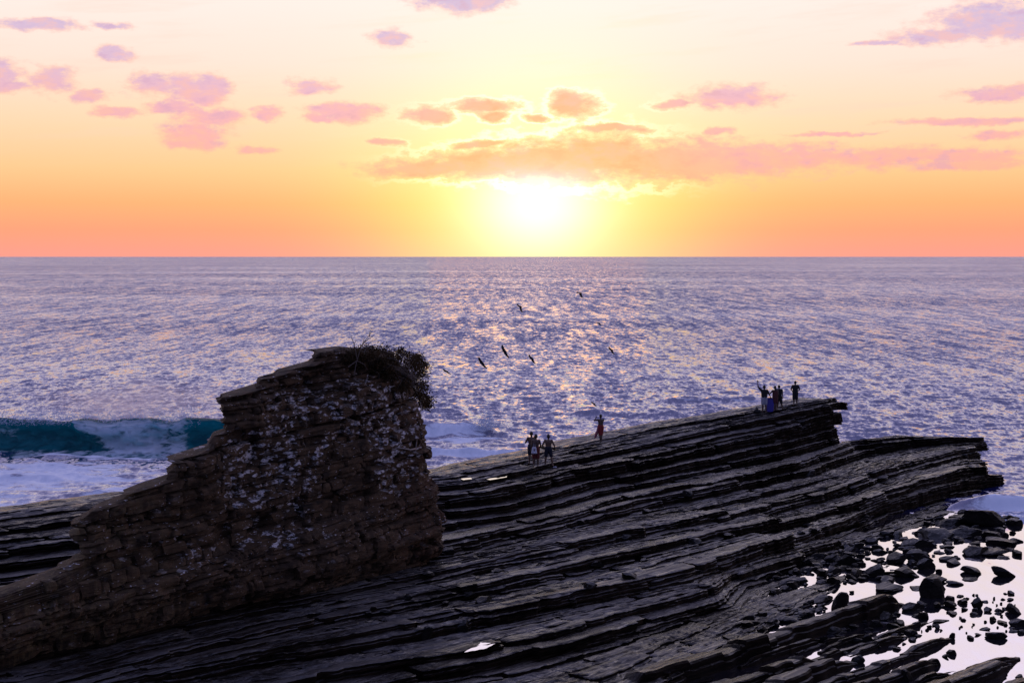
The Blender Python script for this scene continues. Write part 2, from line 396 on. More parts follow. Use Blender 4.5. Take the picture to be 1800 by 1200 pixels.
def make_wave_mat():
    m, n, b, out = mat_new('breaking_wave_water')
    p = n.new('ShaderNodeNewGeometry').outputs['Position']
    foam = n.new('ShaderNodeAttribute', attribute_name='foam').outputs['Fac']
    st = n.noise(n.vmath('MULTIPLY', p, (.9, .7, 2.2)), 1.0, 7.0, .65, dist=.8)
    fm = n.smooth(n.math('ADD', st.outputs['Fac'], n.math('MULTIPLY', n.math('SUBTRACT', foam, .5), .8)), .46, .74)
    fm = n.math('MULTIPLY', fm, n.smooth(foam, .03, .2))
    z = n.new('ShaderNodeSeparateXYZ', inp={0: p}).outputs[2]
    body = n.mix(n.smooth(st.outputs['Fac'], .35, .65), (.008, .085, .11), (.02, .22, .25))
    n.set(b.inputs['Base Color'], n.mix(fm, body, (.82, .91, 1.0)))
    n.set(b.inputs['Roughness'], n.smooth(fm, 0, 1, .12, .7))
    b.inputs['IOR'].default_value = 1.34
    tr = n.new('ShaderNodeBsdfTranslucent'); n.set(tr.inputs['Color'], n.mix(fm, (.03, .46, .52), (.82, .90, 1.0)))
    ms = n.new('ShaderNodeMixShader')
    n.set(ms.inputs[0], n.math('MAXIMUM', n.smooth(fm, 0, 1, .25, .45), n.smooth(z, 1.0, 2.4, .2, .7)))
    n.l.new(b.outputs[0], ms.inputs[1]); n.l.new(tr.outputs[0], ms.inputs[2]); n.l.new(ms.outputs[0], out.inputs[0])
    bp = n.new('ShaderNodeBump', inp={'Strength': .9, 'Distance': .45, 'Height': st.outputs['Fac']})
    n.set(b.inputs['Normal'], bp.outputs[0])
    return m
M_wave = make_wave_mat()
M_foam = plain('sea_foam', (.62, .72, .90), .8, .2, 3.0)

# ------------------------------------------------------------------ rock shelf: bed edges, landward to seaward
KL = [[(-150, 922, 2.8), (235, 868, 3.0), (500, 850, 3.2), (770, 833, 3.4), (930, 799, 3.5), (1055, 772, 3.7), (1200, 743, 4.2), (1330, 722, 4.7), (1440, 702, 5.2)],
      [(-150, 1050, 1.5), (770, 955, 1.9), (900, 925, 1.9), (1000, 902, 1.9), (1110, 870, 2.0), (1250, 845, 2.1), (1420, 805, 2.4), (1500, 775, 2.5), (1600, 766, 2.5), (1715, 762, 2.5)],
      [(300, 1090, 1.5), (780, 1000, 1.6), (1000, 955, 1.65), (1260, 900, 1.7), (1460, 850, 1.8), (1680, 790, 2.0), (1720, 776, 2.2)],
      [(300, 1140, 1.4), (500, 1095, 1.4), (800, 1036, 1.4), (1000, 990, 1.4), (1260, 930, 1.4), (1480, 880, 1.4), (1740, 810, 1.6)],
      [(250, 1185, 1.2), (600, 1115, 1.2), (900, 1062, 1.2), (1200, 1000, 1.2), (1430, 925, 1.1), (1540, 880, .9), (1750, 830, .8)],
      [(250, 1235, .9), (830, 1140, .9), (1010, 1098, .9), (1262, 1030, .85), (1290, 1008, .55), (1430, 965, .5), (1580, 920, .35), (1680, 892, .2)],
      [(600, 1345, 0.55), (900, 1285, .5), (1130, 1222, .45), (1215, 1175, .36), (1300, 1128, .24), (1430, 1052, .08), (1630, 945, -.3)]]
KU, KV, KZ, KE = [], [], [], []
for L in KL:
    pts = []
    for (px, py, z) in L:
        X, Y = G(px, py, z); pts.append((*uv_of(X, Y), z))
    pts = np.array(sorted(pts)); KU.append(pts[:, 0]); KV.append(pts[:, 1]); KZ.append(pts[:, 2]); KE.append(pts[-1, 0])
def loft(u, t):
    """t = 0 at the crest .. 6 at the foot -> v, z"""
    k = min(int(t), 5); fr = t - k
    v0 = np.interp(u, KU[k], KV[k]); v1 = np.interp(u, KU[k + 1], KV[k + 1])
    z0 = np.interp(u, KU[k], KZ[k]); z1 = np.interp(u, KU[k + 1], KZ[k + 1])
    if k == 0:                                   # stepped brow, then the dark cliff, then the flat below it
        z = z0 + (z1 - .35 - z0) * np.interp(fr, [0, .32, .48, .80, 1], [0, .10, .30, 1.0, .86])
    else:                                        # steep riser, then a flat that dips away from its own lip
        zb = z1 - (.12 if k < 5 else .03) * np.abs(v1 - v0) * (1 - fr)
        a = min(fr / .22, 1.0)
        z = z0 * (1 - a) + zb * a
    vv = v0 + (v1 - v0) * fr
    z = z + (fbm2(u * .10 + 40, vv * .35 + 60, 91, 3) - .44) * (.045 if t > .3 else .04)
    if 1.6 < t < 5.4: z = z - .28 * np.clip((u - 63 - 2.0 * np.sin(t * 3.0)) / .3, 0, 1) * np.clip((80 - u) / 8, 0, 1)   # a joint where the beds drop
    return vv, z
shelf = empty('rock_shelf', (*xy_of(55, -42), 0))
tag(shelf, kind='structure')
SH_INV = Matrix.Translation(shelf.location).inverted()
def to_world(u, v, z):
    X, Y = xy_of(u, v); return np.stack(np.broadcast_arrays(X, Y, z), -1)

NB = [14, 17, 8, 8, 9, 10]                     # beds between the key lines
TS = [0.0]
for k, nbed in enumerate(NB):
    cuts = np.cumsum(rng.uniform(.6, 1.5, nbed)); cuts /= cuts[-1]
    TS += [k + c for c in cuts]
TS = [t if t < 6 else 5.999 for t in TS]

def slab_arrays(ug, vf, vb, zf, drop, depth, seed, thin, riser):
    """one slab of a bed: ug stations along the strike; vf/vb front and back edges; zf height of the front lip"""
    nu = len(ug)
    jag = (step1(ug * .33, seed) - .5) * .27 + (step1(ug * 1.3, seed + 1) - .5) * .10 + (vnoise1(ug * 3.5 + 40, seed + 2) - .5) * .09
    endr = np.minimum(np.clip((ug - ug[0]) / .35, 0, 1), np.clip((ug[-1] - ug) / .35, 0, 1))
    jag = jag - .16 * (1 - endr) ** 2
    lip = (vnoise1(ug * .4 + 40, seed + 3) - .5) * .06 + (step1(ug * .6, seed + 4) - .5) * .05 - .04 * (1 - endr)
    rows = []
    w_ = np.maximum(vf - vb, .25)
    frs = (1.0, .62, .34, .14, .04) if riser else (1.0, .8, .72, .6, .5, .42, .3, .22, .12, .03)
    for fi, fr in enumerate(frs):
        vv = vf + jag - w_ * fr
        zz = zf + lip * (1 - .5 * fr) - drop * fr + (fbm2(ug * .9 + 40, vv * 3.5 + 300, seed + 5, 3) - .45) * .07
        if not riser: zz = zz + ((fi % 2) - .5) * .030 * (.4 + 1.2 * vnoise1(ug * .35 + 7 * fi, seed + 12))
        zz = zz - .035 * (step1(ug * .4 + fr * 2.2, seed + 6) > .55) * (fr < .6) - .025 * (step1(ug * .9 + fr * 5, seed + 9) > .6)
        rows.append((vv, zz))
    nl = max(3, int(depth / thin))
    zz0 = rows[-1][1]
    rows.append((vf + jag + .015, zz0 - .022))
    zc = zz0 - .022
    for j in range(nl):
        h = depth / nl
        off = (step1(ug * .35 + 3.1 * j, seed + 20 + j) - .55) * .17 + (step1(ug * 1.6 + 1.7 * j, seed + 50 + j) - .5) * .06
        off = off + (.04 if j % 2 else -.05) + j * .012
        rows.append((vf + jag + off, zc - h * .12)); rows.append((vf + jag + off + .01, zc - h * .95))
        zc = zc - h
    rows.append((vb - .1, zc - .05))
    A = np.stack([to_world(ug, vv, zz) for vv, zz in rows], 0)      # rows, nu, 3
    nr = len(rows)
    V = A.reshape(-1, 3); Q = grid_quads(nr, nu)
    caps = []
    for c in (0, nu - 1):                                          # close both ends with strips
        idx = [r * nu + c for r in range(nr)]
        for a in range((nr - 1) // 2):
            q = [idx[a], idx[a + 1], idx[nr - 2 - a], idx[nr - 1 - a]]
            caps.append(q if c else q[::-1])
    return V - np.array(shelf.location), np.concatenate([Q, np.array(caps)])

U0 = 24.0
slabs = []
for m_ in range(len(TS)):
    t = TS[m_]; tb = TS[m_ - 1] if m_ else -0.35
    k = min(int(t), 5)
    fr = t - k
    uend = KE[k] * (1 - fr) + KE[k + 1] * fr
    if k == 0:
        uend = (KE[0] + (1.9 if fr < .35 else 1.2 - (fr - .35) * 4) if fr < .72 else KE[0] + 2.5 + (fr - .72) * 20)
    uend += rng.uniform(-1.4, 1.4) * (.45 if k == 0 else 1)
    u = U0 + rng.uniform(-3, 0) if k else U0 - 6
    while u < uend - .4:
        ln = rng.uniform(3.5, 15.0)
        u1 = min(u + ln, uend)
        if uend - u1 < 1.0: u1 = uend
        ug = np.arange(u, u1 - .04, .16)
        if len(ug) < 5: break
        vf, zf = loft(ug, t)
        if m_ == 0: vb = vf - 2.2
        else: vb, _ = loft(ug, tb); vb = vb - .35
        wid = float(np.mean(vf - vb))
        dv = rng.uniform(-.22, .30) * (0.6 if k == 0 else 1.0); dzs = rng.uniform(-.05, .06)
        if k >= 2: dzs += rng.uniform(-.05, .06)
        riser = (k == 0 and .45 < fr < .85) or (k and fr < .3)
        depth = .75 if riser else .48
        sd = int(rng.integers(1, 1 << 20))
        taper = np.clip((ug - (uend - 3.5)) / 3.5, 0, 1)            # the far end of a bed tapers into ragged tongues
        zf2 = zf + dzs - .25 * taper * (k > 0)
        V, Q = slab_arrays(ug, vf + dv, vb + dv, zf2, .03 * wid + .015, depth, sd, .085, riser)
        near = 1.0 / (float(np.mean(to_world(ug, vf, zf)[:, 1])) ** 2)
        slabs.append((len(ug) * near * (wid + depth), V, Q))
        u = u1 + rng.uniform(.03, .16)
        if k >= 1 and rng.random() < .10: u += rng.uniform(.5, 2.5)
slabs.sort(key=lambda a: -a[0])
for _, V, Q in slabs[:298]:
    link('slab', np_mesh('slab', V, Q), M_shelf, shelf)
if len(slabs) > 298:
    off = 0; VV = []; QQ = []
    for _, V, Q in slabs[298:]:
        VV.append(V); QQ.append(Q + off); off += len(V)
    link('thin_slabs', np_mesh('thin_slabs', np.concatenate(VV), np.concatenate(QQ)), M_shelf, shelf)['kind'] = 'stuff'
print('slabs', len(slabs))

# bed rock underneath everything, sloping into the sea at the back
ug = np.arange(14, 98, .5); tg = np.linspace(0, 5.999, 70)
rows = []
for d, zz in ((9.0, -1.5), (5.5, -.6), (3.2, .9)):
    v0, z0 = loft(ug, 0.0); rows.append((v0 - d, np.minimum(z0 - 1.0, zz + 0 * ug)))
for t in tg:
    v_, z_ = loft(ug, t)
    k = min(int(t), 5); fr = t - k
    ue = (KE[0] - 4.0 + max(0, fr - .75) * 30 if k == 0 else KE[k] * (1 - fr) + KE[k + 1] * fr - 3.0)
    fall = np.clip((ug - ue) / 5.0, 0, 1)
    rows.append((v_, z_ - .60 - fall * 4.5))
v_, z_ = loft(ug, 5.999); rows.append((v_ + 3.0, z_ * 0 - .9)); rows.append((v_ + 9, z_ * 0 - 1.5))
A = np.stack([to_world(ug, vv, zz) for vv, zz in rows], 0)
me = np_mesh('bedrock', A.reshape(-1, 3) - np.array(shelf.location), grid_quads(len(rows), len(ug)))
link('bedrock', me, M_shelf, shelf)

# ------------------------------------------------------------------ sea
def build_sea():
    py = np.concatenate([[451.05, 451.25, 451.5, 451.8], np.arange(452.2, 560, .7), np.arange(560, 905, .85), np.arange(905, 1330, 6.0)])
    px = np.concatenate([np.arange(-2600, -120, 60), np.arange(-120, 1920, 2.6), np.arange(1920, 4400, 60)])
    Yc = F * H / (py - 451)
    YY = Yc[:, None] * np.ones(len(px))[None, :]
    XX = (px[None, :] - 900) * YY / F
    dY = YY * YY / (F * H) * .9
    ZZ = np.zeros_like(XX); DX = np.zeros_like(XX); DY = np.zeros_like(XX)
    r = np.random.default_rng(5)
    NW = 64
    lam = np.exp(r.uniform(np.log(.8), np.log(5.0), NW))
    ang = r.normal(0, .7, NW)
    for i in range(NW):
        l = lam[i]; kx, ky = math.sin(ang[i]) * 2 * math.pi / l, -math.cos(ang[i]) * 2 * math.pi / l
        sl_ = .044 if l < 3.5 else .028
        amp = sl_ * l / (2 * math.pi)
        fade = np.clip((l / dY - 2.2) / 3.0, 0, 1)
        ph = kx * XX + ky * YY + r.uniform(0, 6.28)
        ZZ += amp * fade * np.cos(ph); DY += amp * fade * .8 * np.sin(ph)
    # calm water between the rocks landward of the point
    U = XX * CS + YY * SN; Vv = XX * SN - YY * CS
    calm = np.clip((Vv + 41.0) / 2.0, 0, 1) * np.clip((95 - YY) / 8.0, 0, 1) * np.clip((84.5 - YY - 0.02 * XX) / 3.0, 0, 1)
    near = np.clip((112 - YY) / 25, 0, 1)
    ZZ *= (1 - .97 * calm) * (1 - .45 * near); DY *= (1 - .97 * calm)
    # foam: surf on the left, backwash behind the ridge, little breakers at the point
    foam = np.zeros_like(XX)
    def blob(px0, py0, wx, wy, a):
        X0, Y0 = G(px0, py0, 0); sxw = wx * Y0 / F; syw = wy * Y0 * Y0 / (F * H)
        return a * np.exp(-((XX - X0) / sxw) ** 2 - ((YY - Y0) / syw) ** 2)
    for b_ in ((60, 835, 260, 40, .95), (230, 868, 160, 16, .9), (-50, 880, 200, 25, .8), (200, 800, 200, 12, .85), (850, 812, 110, 9, .75), (800, 838, 60, 9, .7),
               (820, 772, 90, 5, .9), (930, 768, 140, 8, .5), (1000, 745, 120, 5, .25), (560, 800, 300, 30, .7),
               (1745, 880, 80, 5, .9), (1740, 860, 70, 8, .35), (1790, 905, 40, 5, .6), (1680, 872, 40, 4, .7), (1500, 768, 60, 3, .4), (1760, 842, 40, 4, .4)):
        foam = np.maximum(foam, blob(*b_))
    # small breaker waves: ridges in the water surface
    def ridge(px0, px1, py0, hgt, wd, tilt=0.0):
        X0, Y0 = G(px0, py0, 0); X1, _ = G(px1, py0, 0)
        e = np.clip((XX - X0) / 3, 0, 1) * np.clip((X1 - XX) / 4, 0, 1)
        yy = Y0 + tilt * (XX - X0) + 1.2 * (fbm2(XX * .12 + 50, XX * 0 + 3.3, 77, 3) - .45)
        d = YY - yy
        prof = np.where(d > 0, np.exp(-(d / (wd * 1.8)) ** 2), np.exp(-(d / (wd * .55)) ** 2))
        hv = .6 + .9 * fbm2(XX * .25 + 80, XX * 0 + 7.7, 31, 3)
        front = e * np.exp(-((d + wd * .45) / (wd * .8)) ** 2)
        return hgt * e * prof * hv, front
    for a in ((560, 905, 765, 1.25, 1.6, .05), (650, 1010, 800, .5, 1.1, .03), (640, 900, 838, .55, 1.0, .0), (1660, 1990, 893, .75, 1.1, -.02), (90, 280, 872, .5, 1.0, 0), (-90, 120, 842, .4, 1.0, 0), (1150, 1420, 705, .35, 1.6, 0), (960, 1250, 730, .4, 1.5, .02)):
        z_, fr_ = ridge(*a); ZZ += z_; foam = np.maximum(foam, fr_ * (.95 if a[3] > .45 else .45))
    ZZ = ZZ - .03
    V = np.stack([XX + DX, YY + DY, ZZ], -1)
    # earth-sized sheet: the farthest row is the horizon
    me = np_mesh('sea', V.reshape(-1, 3), grid_quads(len(py), len(px))[:, ::-1], smooth=True)
    far = np.clip((YY - 60) / 260, 0.0, 1) ** .7
    far = .25 + .75 * far
    for nm, arr in (('foam', foam), ('calm', calm), ('far', far)):
        at = me.attributes.new(nm, 'FLOAT', 'POINT'); at.data.foreach_set('value', arr.astype(np.float32).ravel())
    o = link('sea', me, M_sea); tag(o, kind='structure')
    return o
sea = build_sea()

# ------------------------------------------------------------------ breaking wave on the left
def build_wave():
    X0, X1 = -75.0, -17.0
    xs = np.arange(X0, X1, .16); ns = 46
    s = np.linspace(0, 1, ns)
    # profile: back slope, crest, hollow face, trough   (y forward = towards the shore is -Y)
    prof = np.array([(9, -.25), (6.5, .2), (4.2, .85), (2.4, 1.55), (1.1, 2.15), (.35, 2.42), (-.25, 2.45), (-.62, 2.28), (-.55, 2.0), (-.30, 1.6), (-.25, 1.1), (-.45, .7), (-.95, .35), (-1.8, .12), (-3.2, .0), (-5, -.25)])
    sp = np.linspace(0, 1, len(prof))
    py_ = np.interp(s, sp, prof[:, 0]); pz_ = np.interp(s, sp, prof[:, 1])
    for _ in range(2):
        py_[1:-1] = .25 * py_[:-2] + .5 * py_[1:-1] + .25 * py_[2:]; pz_[1:-1] = .25 * pz_[:-2] + .5 * pz_[1:-1] + .25 * pz_[2:]
    XX = xs[:, None] * np.ones(ns); S = s[None, :] * np.ones((len(xs), 1))
    hx = .95 + .16 * (vnoise1(xs * .13 + 60, 4) - .5) + .14 * (vnoise1(xs * .6 + 60, 44) - .5) - .18 * np.clip((xs + 24) / 8, 0, 1)
    pxs = 900 + xs * F / 110
    # white water zone in the middle of the wave, glassy shoulders
    white = np.clip((pxs - 95) / 70, 0, 1) * np.clip((395 - pxs) / 60, 0, 1)
    pn = pxs + 55 * (vnoise1(xs * .9 + 60, 14) - .5)
    white = np.clip((pn[:, None] - 70 - 95 * np.clip((S - .38) / .40, 0, 1)) / 80, 0, 1) * np.clip((400 - pn[:, None] + 40 * (fbm2(xs[:, None] * .8 + 90, S * 12 + 20, 15, 3) - .5)) / 90, 0, 1)
    YY = 110.2 + py_[None, :] + .6 * (vnoise1(xs * .08 + 60, 9)[:, None] - .5)
    ZZ = pz_[None, :] * hx[:, None]
    face = np.clip((S - .34) / .1, 0, 1) * np.clip((1.0 - S) / .15, 0, 1)
    b = fbm2(XX * .55 + 100, S * 9 + 50, 3, 5) - .35
    b2 = fbm2(XX * 1.8 + 100, S * 22 + 50, 8, 4) - .4
    YY = YY - white * face * (1.1 + 2.6 * b + 1.2 * b2) - face * (1 - white) * .2 * b
    ZZ = ZZ + white * face * (.25 * b + .35 * b2) * np.clip(ZZ, 0, 1)
    lipn = np.exp(-((S - .40) / .05) ** 2)
    ZZ = ZZ + lipn * (.10 + .28 * white) * (fbm2(XX * 1.3 + 90, S * 0 + 4, 12, 4) - .42)
    V = np.stack([XX, YY, ZZ], -1)
    me = np_mesh('breaking_wave', V.reshape(-1, 3), grid_quads(len(xs), ns), smooth=True)
    foam = white * face * (.55 + .5 * fbm2(XX * .5 + 70, S * 10 + 30, 61, 4))
    foam = np.maximum(foam, lipn * .30 * np.clip((pxs - 40) / 80, 0, 1)[:, None])
    foam = np.maximum(foam, .62 * np.exp(-((pxs[:, None] - 15) / 40) ** 2 - ((S - .62) / .10) ** 2))
    foam = np.maximum(foam, np.clip((S - .78) / .1, 0, 1) * .60)
    at = me.attributes.new('foam', 'FLOAT', 'POINT'); at.data.foreach_set('value', foam.astype(np.float32).ravel())
    o = link('breaking_wave', me, M_wave)
    tag(o, 'teal green wave curling over and breaking into blue white foam', 'wave')
    return o
wave = build_wave()

# flying drops: above the breaking lip and at the splash behind the ridge
def drops(name, n, fn, r0, r1, label):
    tet = np.array([(1, 1, 1), (1, -1, -1), (-1, 1, -1), (-1, -1, 1)]) * .6
    P = fn(n); r = np.random.default_rng(3).uniform(r0, r1, n)
    V = (P[:, None, :] + tet[None] * r[:, None, None]).reshape(-1, 3)
    T = np.array([(0, 1, 2), (0, 3, 1), (0, 2, 3), (1, 3, 2)])
    Q = (T[None] + 4 * np.arange(n)[:, None, None]).reshape(-1, 3)
    o = link(name, np_mesh(name, V, Q), M_foam); tag(o, label, 'spray', kind='stuff'); return o
def lipdrops(n):
    r = np.random.default_rng(21)
    x = -36 + 14 * (r.random(n) - .5) * 1.7; h = r.exponential(.36, n)
    return np.stack([x, 109.6 + r.normal(0, .7, n) + h * .5, 2.2 + h - .3 * r.random(n)], -1)
drops('wave_spray', 9000, lipdrops, .015, .05, 'fine white drops thrown up along the crest of the breaking wave')
def splash(n):
    r = np.random.default_rng(22); X0, Y0 = G(855, 764, 0)
    h = r.exponential(.45, n)
    return np.stack([X0 + r.normal(0, .9, n) * (1.2 - np.clip(h, 0, .9)), Y0 + r.normal(0, .5, n), .5 + h], -1)
drops('wave_spray', 3000, splash, .012, .04, 'small burst of white drops above the breaker behind the ridge')

# mist blown back off the breaking wave
def build_mist():
    bm = bmesh.new(); bmesh.ops.create_icosphere(bm, subdivisions=4, radius=1.0)
    for v in bm.verts: v.co = Vector((v.co.x * 11.5, v.co.y * 7.0, v.co.z * 2.6))
    me = bpy.data.meshes.new('sea_mist'); bm.to_mesh(me); bm.free()
    m = bpy.data.materials.new('sea_mist'); m.use_nodes = True; m.node_tree.nodes.clear(); n = NT(m.node_tree)
    out = n.new('ShaderNodeOutputMaterial'); pv = n.new('ShaderNodeVolumePrincipled'); n.l.new(pv.outputs[0], out.inputs['Volume'])
    oc = n.new('ShaderNodeTexCoord').outputs['Object']
    rr = n.vmath('LENGTH', n.vmath('MULTIPLY', oc, (1 / 11.5, 1 / 7.0, 1 / 2.6)))
    nz_ = n.noise(n.vmath('MULTIPLY', oc, (.16, .16, .3)), 1.0, 3.0)
    d = n.math('MULTIPLY', n.smooth(rr, 1.0, .15), n.smooth(nz_.outputs['Fac'], .32, .68))
    n.set(pv.inputs['Density'], n.math('MULTIPLY', d, .16))
    pv.inputs['Color'].default_value = (1.0, .93, .95, 1); pv.inputs['Anisotropy'].default_value = .6
    o = link('sea_mist', me, m); o.location = (-32, 119, 2.7)
    tag(o, 'soft pinkish mist drifting off the crest of the breaking wave', 'mist', kind='stuff')
build_mist()
# ------------------------------------------------------------------ the sea stack
VF = -44.4
def face_uz(px, py, v=VF):
    k = (px - 900) / F; Y = -v / (CS - k * SN); return Y * (k * CS + SN), H - (py - 451) * Y / F
TILT = .09
def out_pts(L):
    P = []
    for px, py in L:
        u, z = face_uz(px, py); P.append((z - TILT * (u - 36), u))
    P.sort(); return np.array(P)
LEFT = out_pts([(600, 607), (588, 618), (562, 626), (556, 640), (520, 654), (478, 668), (462, 688), (400, 702), (402, 735), (395, 760), (368, 786), (345, 800), (294, 815), (281, 835), (275, 850), (240, 868), (170, 884), (140, 905), (126, 935), (124, 985), (105, 1000), (72, 1018), (0, 1042)])
LEFT = np.vstack([[(-2.0, 13.0), (4.3, 13.0), (4.45, 17.0), (4.62, 21.5)], LEFT])
RIGHT = out_pts([(772, 1010), (770, 940), (772, 870), (768, 790), (764, 740), (748, 670), (740, 640), (722, 624), (700, 618), (640, 613), (612, 609)])
def uL(zp): return float(np.interp(zp, LEFT[:, 0], LEFT[:, 1]))
def uR(zp): return float(np.interp(zp, RIGHT[:, 0], RIGHT[:, 1]))
ZTOP = max(LEFT[:, 0].max(), RIGHT[:, 0].max())
stack = empty('sea_stack', (*xy_of(36, -46), 1.0))
tag(stack, 'tall layered brown rock stack with pale lichen patches and leafy top', 'rock')
SL = np.array(stack.location)
def block_template(seed):
    """an eroded block: rounded corners, chipped and uneven faces"""
    r = random.Random(seed); bm = bmesh.new(); bmesh.ops.create_cube(bm, size=1.0)
    bmesh.ops.subdivide_edges(bm, edges=bm.edges[:], cuts=2, use_grid_fill=True)
    o_ = Vector((r.uniform(0, 50), r.uniform(0, 50), r.uniform(0, 50))); skew = [r.uniform(-.25, .25) for _ in range(4)]
    for v in bm.verts:
        c = v.co * 2; d = c.normalized(); rr = 1.0 / (abs(d.x) ** 7 + abs(d.y) ** 7 + abs(d.z) ** 7) ** (1 / 7); c = d * rr
        c.x += skew[0] * c.z * .5 + skew[1] * .3 * c.y; c.z += skew[2] * c.x * .35 + skew[3] * .2 * c.y
        c += Vector((mnoise.noise(c * 1.3 + o_), mnoise.noise(c * 1.3 + o_ * 1.7), mnoise.noise(c * 1.3 + o_ * 2.3))) * .22
        v.co = c * .5
    bmesh.ops.triangulate(bm, faces=bm.faces[:])
    me = bpy.data.meshes.new('block'); bm.to_mesh(me); bm.free(); me.materials.append(M_stack); return me
TEMPL = [block_template(i) for i in range(16)]
def vface(u, z, ur):
    base = np.interp(z, [0.3, 1.2, 2.0, 2.8, 4.0, 7.0, 9.0, 11.5], [-44.5, -44.2, -43.6, -43.5, -44.1, -44.45, -44.8, -45.3])
    low = (vnoise2(np.array([u * .35 + 30]), np.array([z * .55 + 30]), 5)[0] - .5) * 1.1
    cor = max(0.0, 1.6 - (ur - u)); return float(base + low - .24 * cor * cor)
rb = random.Random(5)
courses = []; zp = -.6                                               # courses: height range, setback, joint positions and block setbacks
while zp < ZTOP + .3:
    h = rb.choice([.12, .16, .2, .26, .3, .38, .5])
    ed = [10.0]; of = []
    while ed[-1] < 48:
        ed.append(ed[-1] + rb.choice([.25, .35, .5, .7, .9, 1.3, 2.0]) * rb.uniform(.8, 1.25)); of.append(rb.choice([-.22, -.10, -.05, 0, 0, .03, .06, .12]))
    courses.append((zp, zp + h, rb.choice([-.26, -.12, -.05, 0, .05, .10, .16]), np.array(ed), np.array(of))); zp += h
CZ = np.array([c[0] for c in courses] + [zp])
def relief(U, ZP):
    """how far the weathered face stands out at (u, bed height), joints and bed planes eaten in"""
    Uw = U + (fbm2(U * .7 + 40, ZP * .9 + 40, 301, 3) - .45) * .55 + (fbm2(U * 3 + 40, ZP * 3 + 40, 305, 2) - .37) * .16
    Zw = ZP + (fbm2(U * .35 + 60, ZP * .6 + 10, 311, 3) - .45) * .55 + (fbm2(U * 2.5 + 60, ZP * 2.5 + 10, 315, 2) - .37) * .12
    ci = np.clip(np.searchsorted(CZ, Zw, side='right') - 1, 0, len(courses) - 1)
    out = np.zeros_like(U)
    for k in np.unique(ci):
        m = ci == k; z0, z1, off, ed, of = courses[k]; uu = Uw[m]; zz = Zw[m]
        bi = np.clip(np.searchsorted(ed, uu, side='right') - 1, 0, len(of) - 1)
        du = np.minimum(uu - ed[bi], ed[bi + 1] - uu); dz = np.minimum(zz - z0, z1 - zz)
        out[m] = off + of[bi] - .14 * np.exp(-(du / .045) ** 2) - .12 * np.exp(-(dz / .035) ** 2)
    out += (fbm2(U * 1.1 + 20, ZP * 1.4 + 20, 321, 4) - .46) * .55 + (fbm2(U * 5 + 20, ZP * 7 + 20, 331, 3) - .43) * .16
    return out
zr = np.arange(-.3, ZTOP + .02, .055); nF, nL, nR = 400, 9, 12
RowsV = []
for zq in zr:
    a = uL(zq) + .42 + (step1(np.array([zq * 1.6]), 77)[0] - .5) * .40 + (vnoise1(np.array([zq * 3 + 9]), 78)[0] - .5) * .2; b_ = uR(zq) + .25 + (step1(np.array([zq * 2.2]), 79)[0] - .5) * .22
    if b_ - a < 1.3: break
    uf = np.linspace(a, b_, nF); zz = zq + TILT * (uf - 36)
    basev = np.interp(zz, [0.3, 1.2, 2.0, 2.8, 4.0, 7.0, 9.0, 11.5], [-44.5, -44.2, -43.6, -43.5, -44.1, -44.45, -44.8, -45.3])
    low = (vnoise2(uf * .35 + 30, zz * .55 + 30, 5) - .5) * 1.1
    cor = np.maximum(0, 1.6 - (b_ - uf)); corl = np.maximum(0, .5 - (uf - a))
    vf = basev + low - .24 * cor * cor - .9 * corl * corl + relief(uf, np.full_like(uf, zq))
    th = float(np.interp(zq, [0, 11], [5.5, 2.4])) * float(np.clip((b_ - a) / 10, .25, 1))
    tl = np.linspace(1, 0, nL, endpoint=False); tr_ = np.linspace(0, 1, nR + 1)[1:]
    thl = .75                                                        # the landward end is a thin edge; the stack thickens seaward
    ul = a + tl * .5 + (fbm2(tl * 3 + 30, tl * 0 + zq * 3 + 30, 341, 3) - .45) * .3; vl = vf[0] - tl * thl
    ur_ = b_ - tr_ * 1.2 + (fbm2(tr_ * 6 + 30, tr_ * 0 + zq * 4 + 30, 351, 3) - .45) * .5; vr = vf[-1] - tr_ * th
    ub = np.linspace(ur_[-1], ul[0], 12)[1:-1]; vb = np.linspace(vr[-1], vl[0], 12)[1:-1]
    uu = np.concatenate([ul, uf, ur_, ub]); vv = np.concatenate([vl, vf, vr, vb])
    RowsV.append(to_world(uu, vv, zq + TILT * (uu - 36)))
A = np.stack(RowsV, 0); nr_, nc_ = A.shape[:2]
V = A.reshape(-1, 3) - SL
ii = (np.arange(nr_ - 1)[:, None] * nc_ + np.arange(nc_)[None, :]); jj = (np.arange(nr_ - 1)[:, None] * nc_ + (np.arange(nc_)[None, :] + 1) % nc_)
Q = np.stack([ii, jj, jj + nc_, ii + nc_], -1).reshape(-1, 4)
me = np_mesh('body', V, Q); bm = bmesh.new(); bm.from_mesh(me); bm.verts.ensure_lookup_table()
bm.faces.new([bm.verts[(nr_ - 1) * nc_ + c] for c in range(nc_)]); bmesh.ops.triangulate(bm, faces=[f for f in bm.faces if len(f.verts) > 4]); bm.to_mesh(me); bm.free()
link('body', me, M_stack, stack)
cand = []
for (z0, z1, off, ed, of) in courses:
    zm = (z0 + z1) / 2
    if zm < .2 or zm > ZTOP - .1: continue
    a, b_ = uL(zm) + .55, uR(zm) + .1
    for k in range(len(of)):
        if ed[k] < a or ed[k + 1] > b_ or ed[k + 1] < 17: continue
        cand.append((rb.random() - .9 * min(1.2, (ed[k + 1] - ed[k]) * (z1 - z0) / .25), (ed[k] + ed[k + 1]) / 2, zm, ed[k + 1] - ed[k], z1 - z0, b_))
cand.sort()
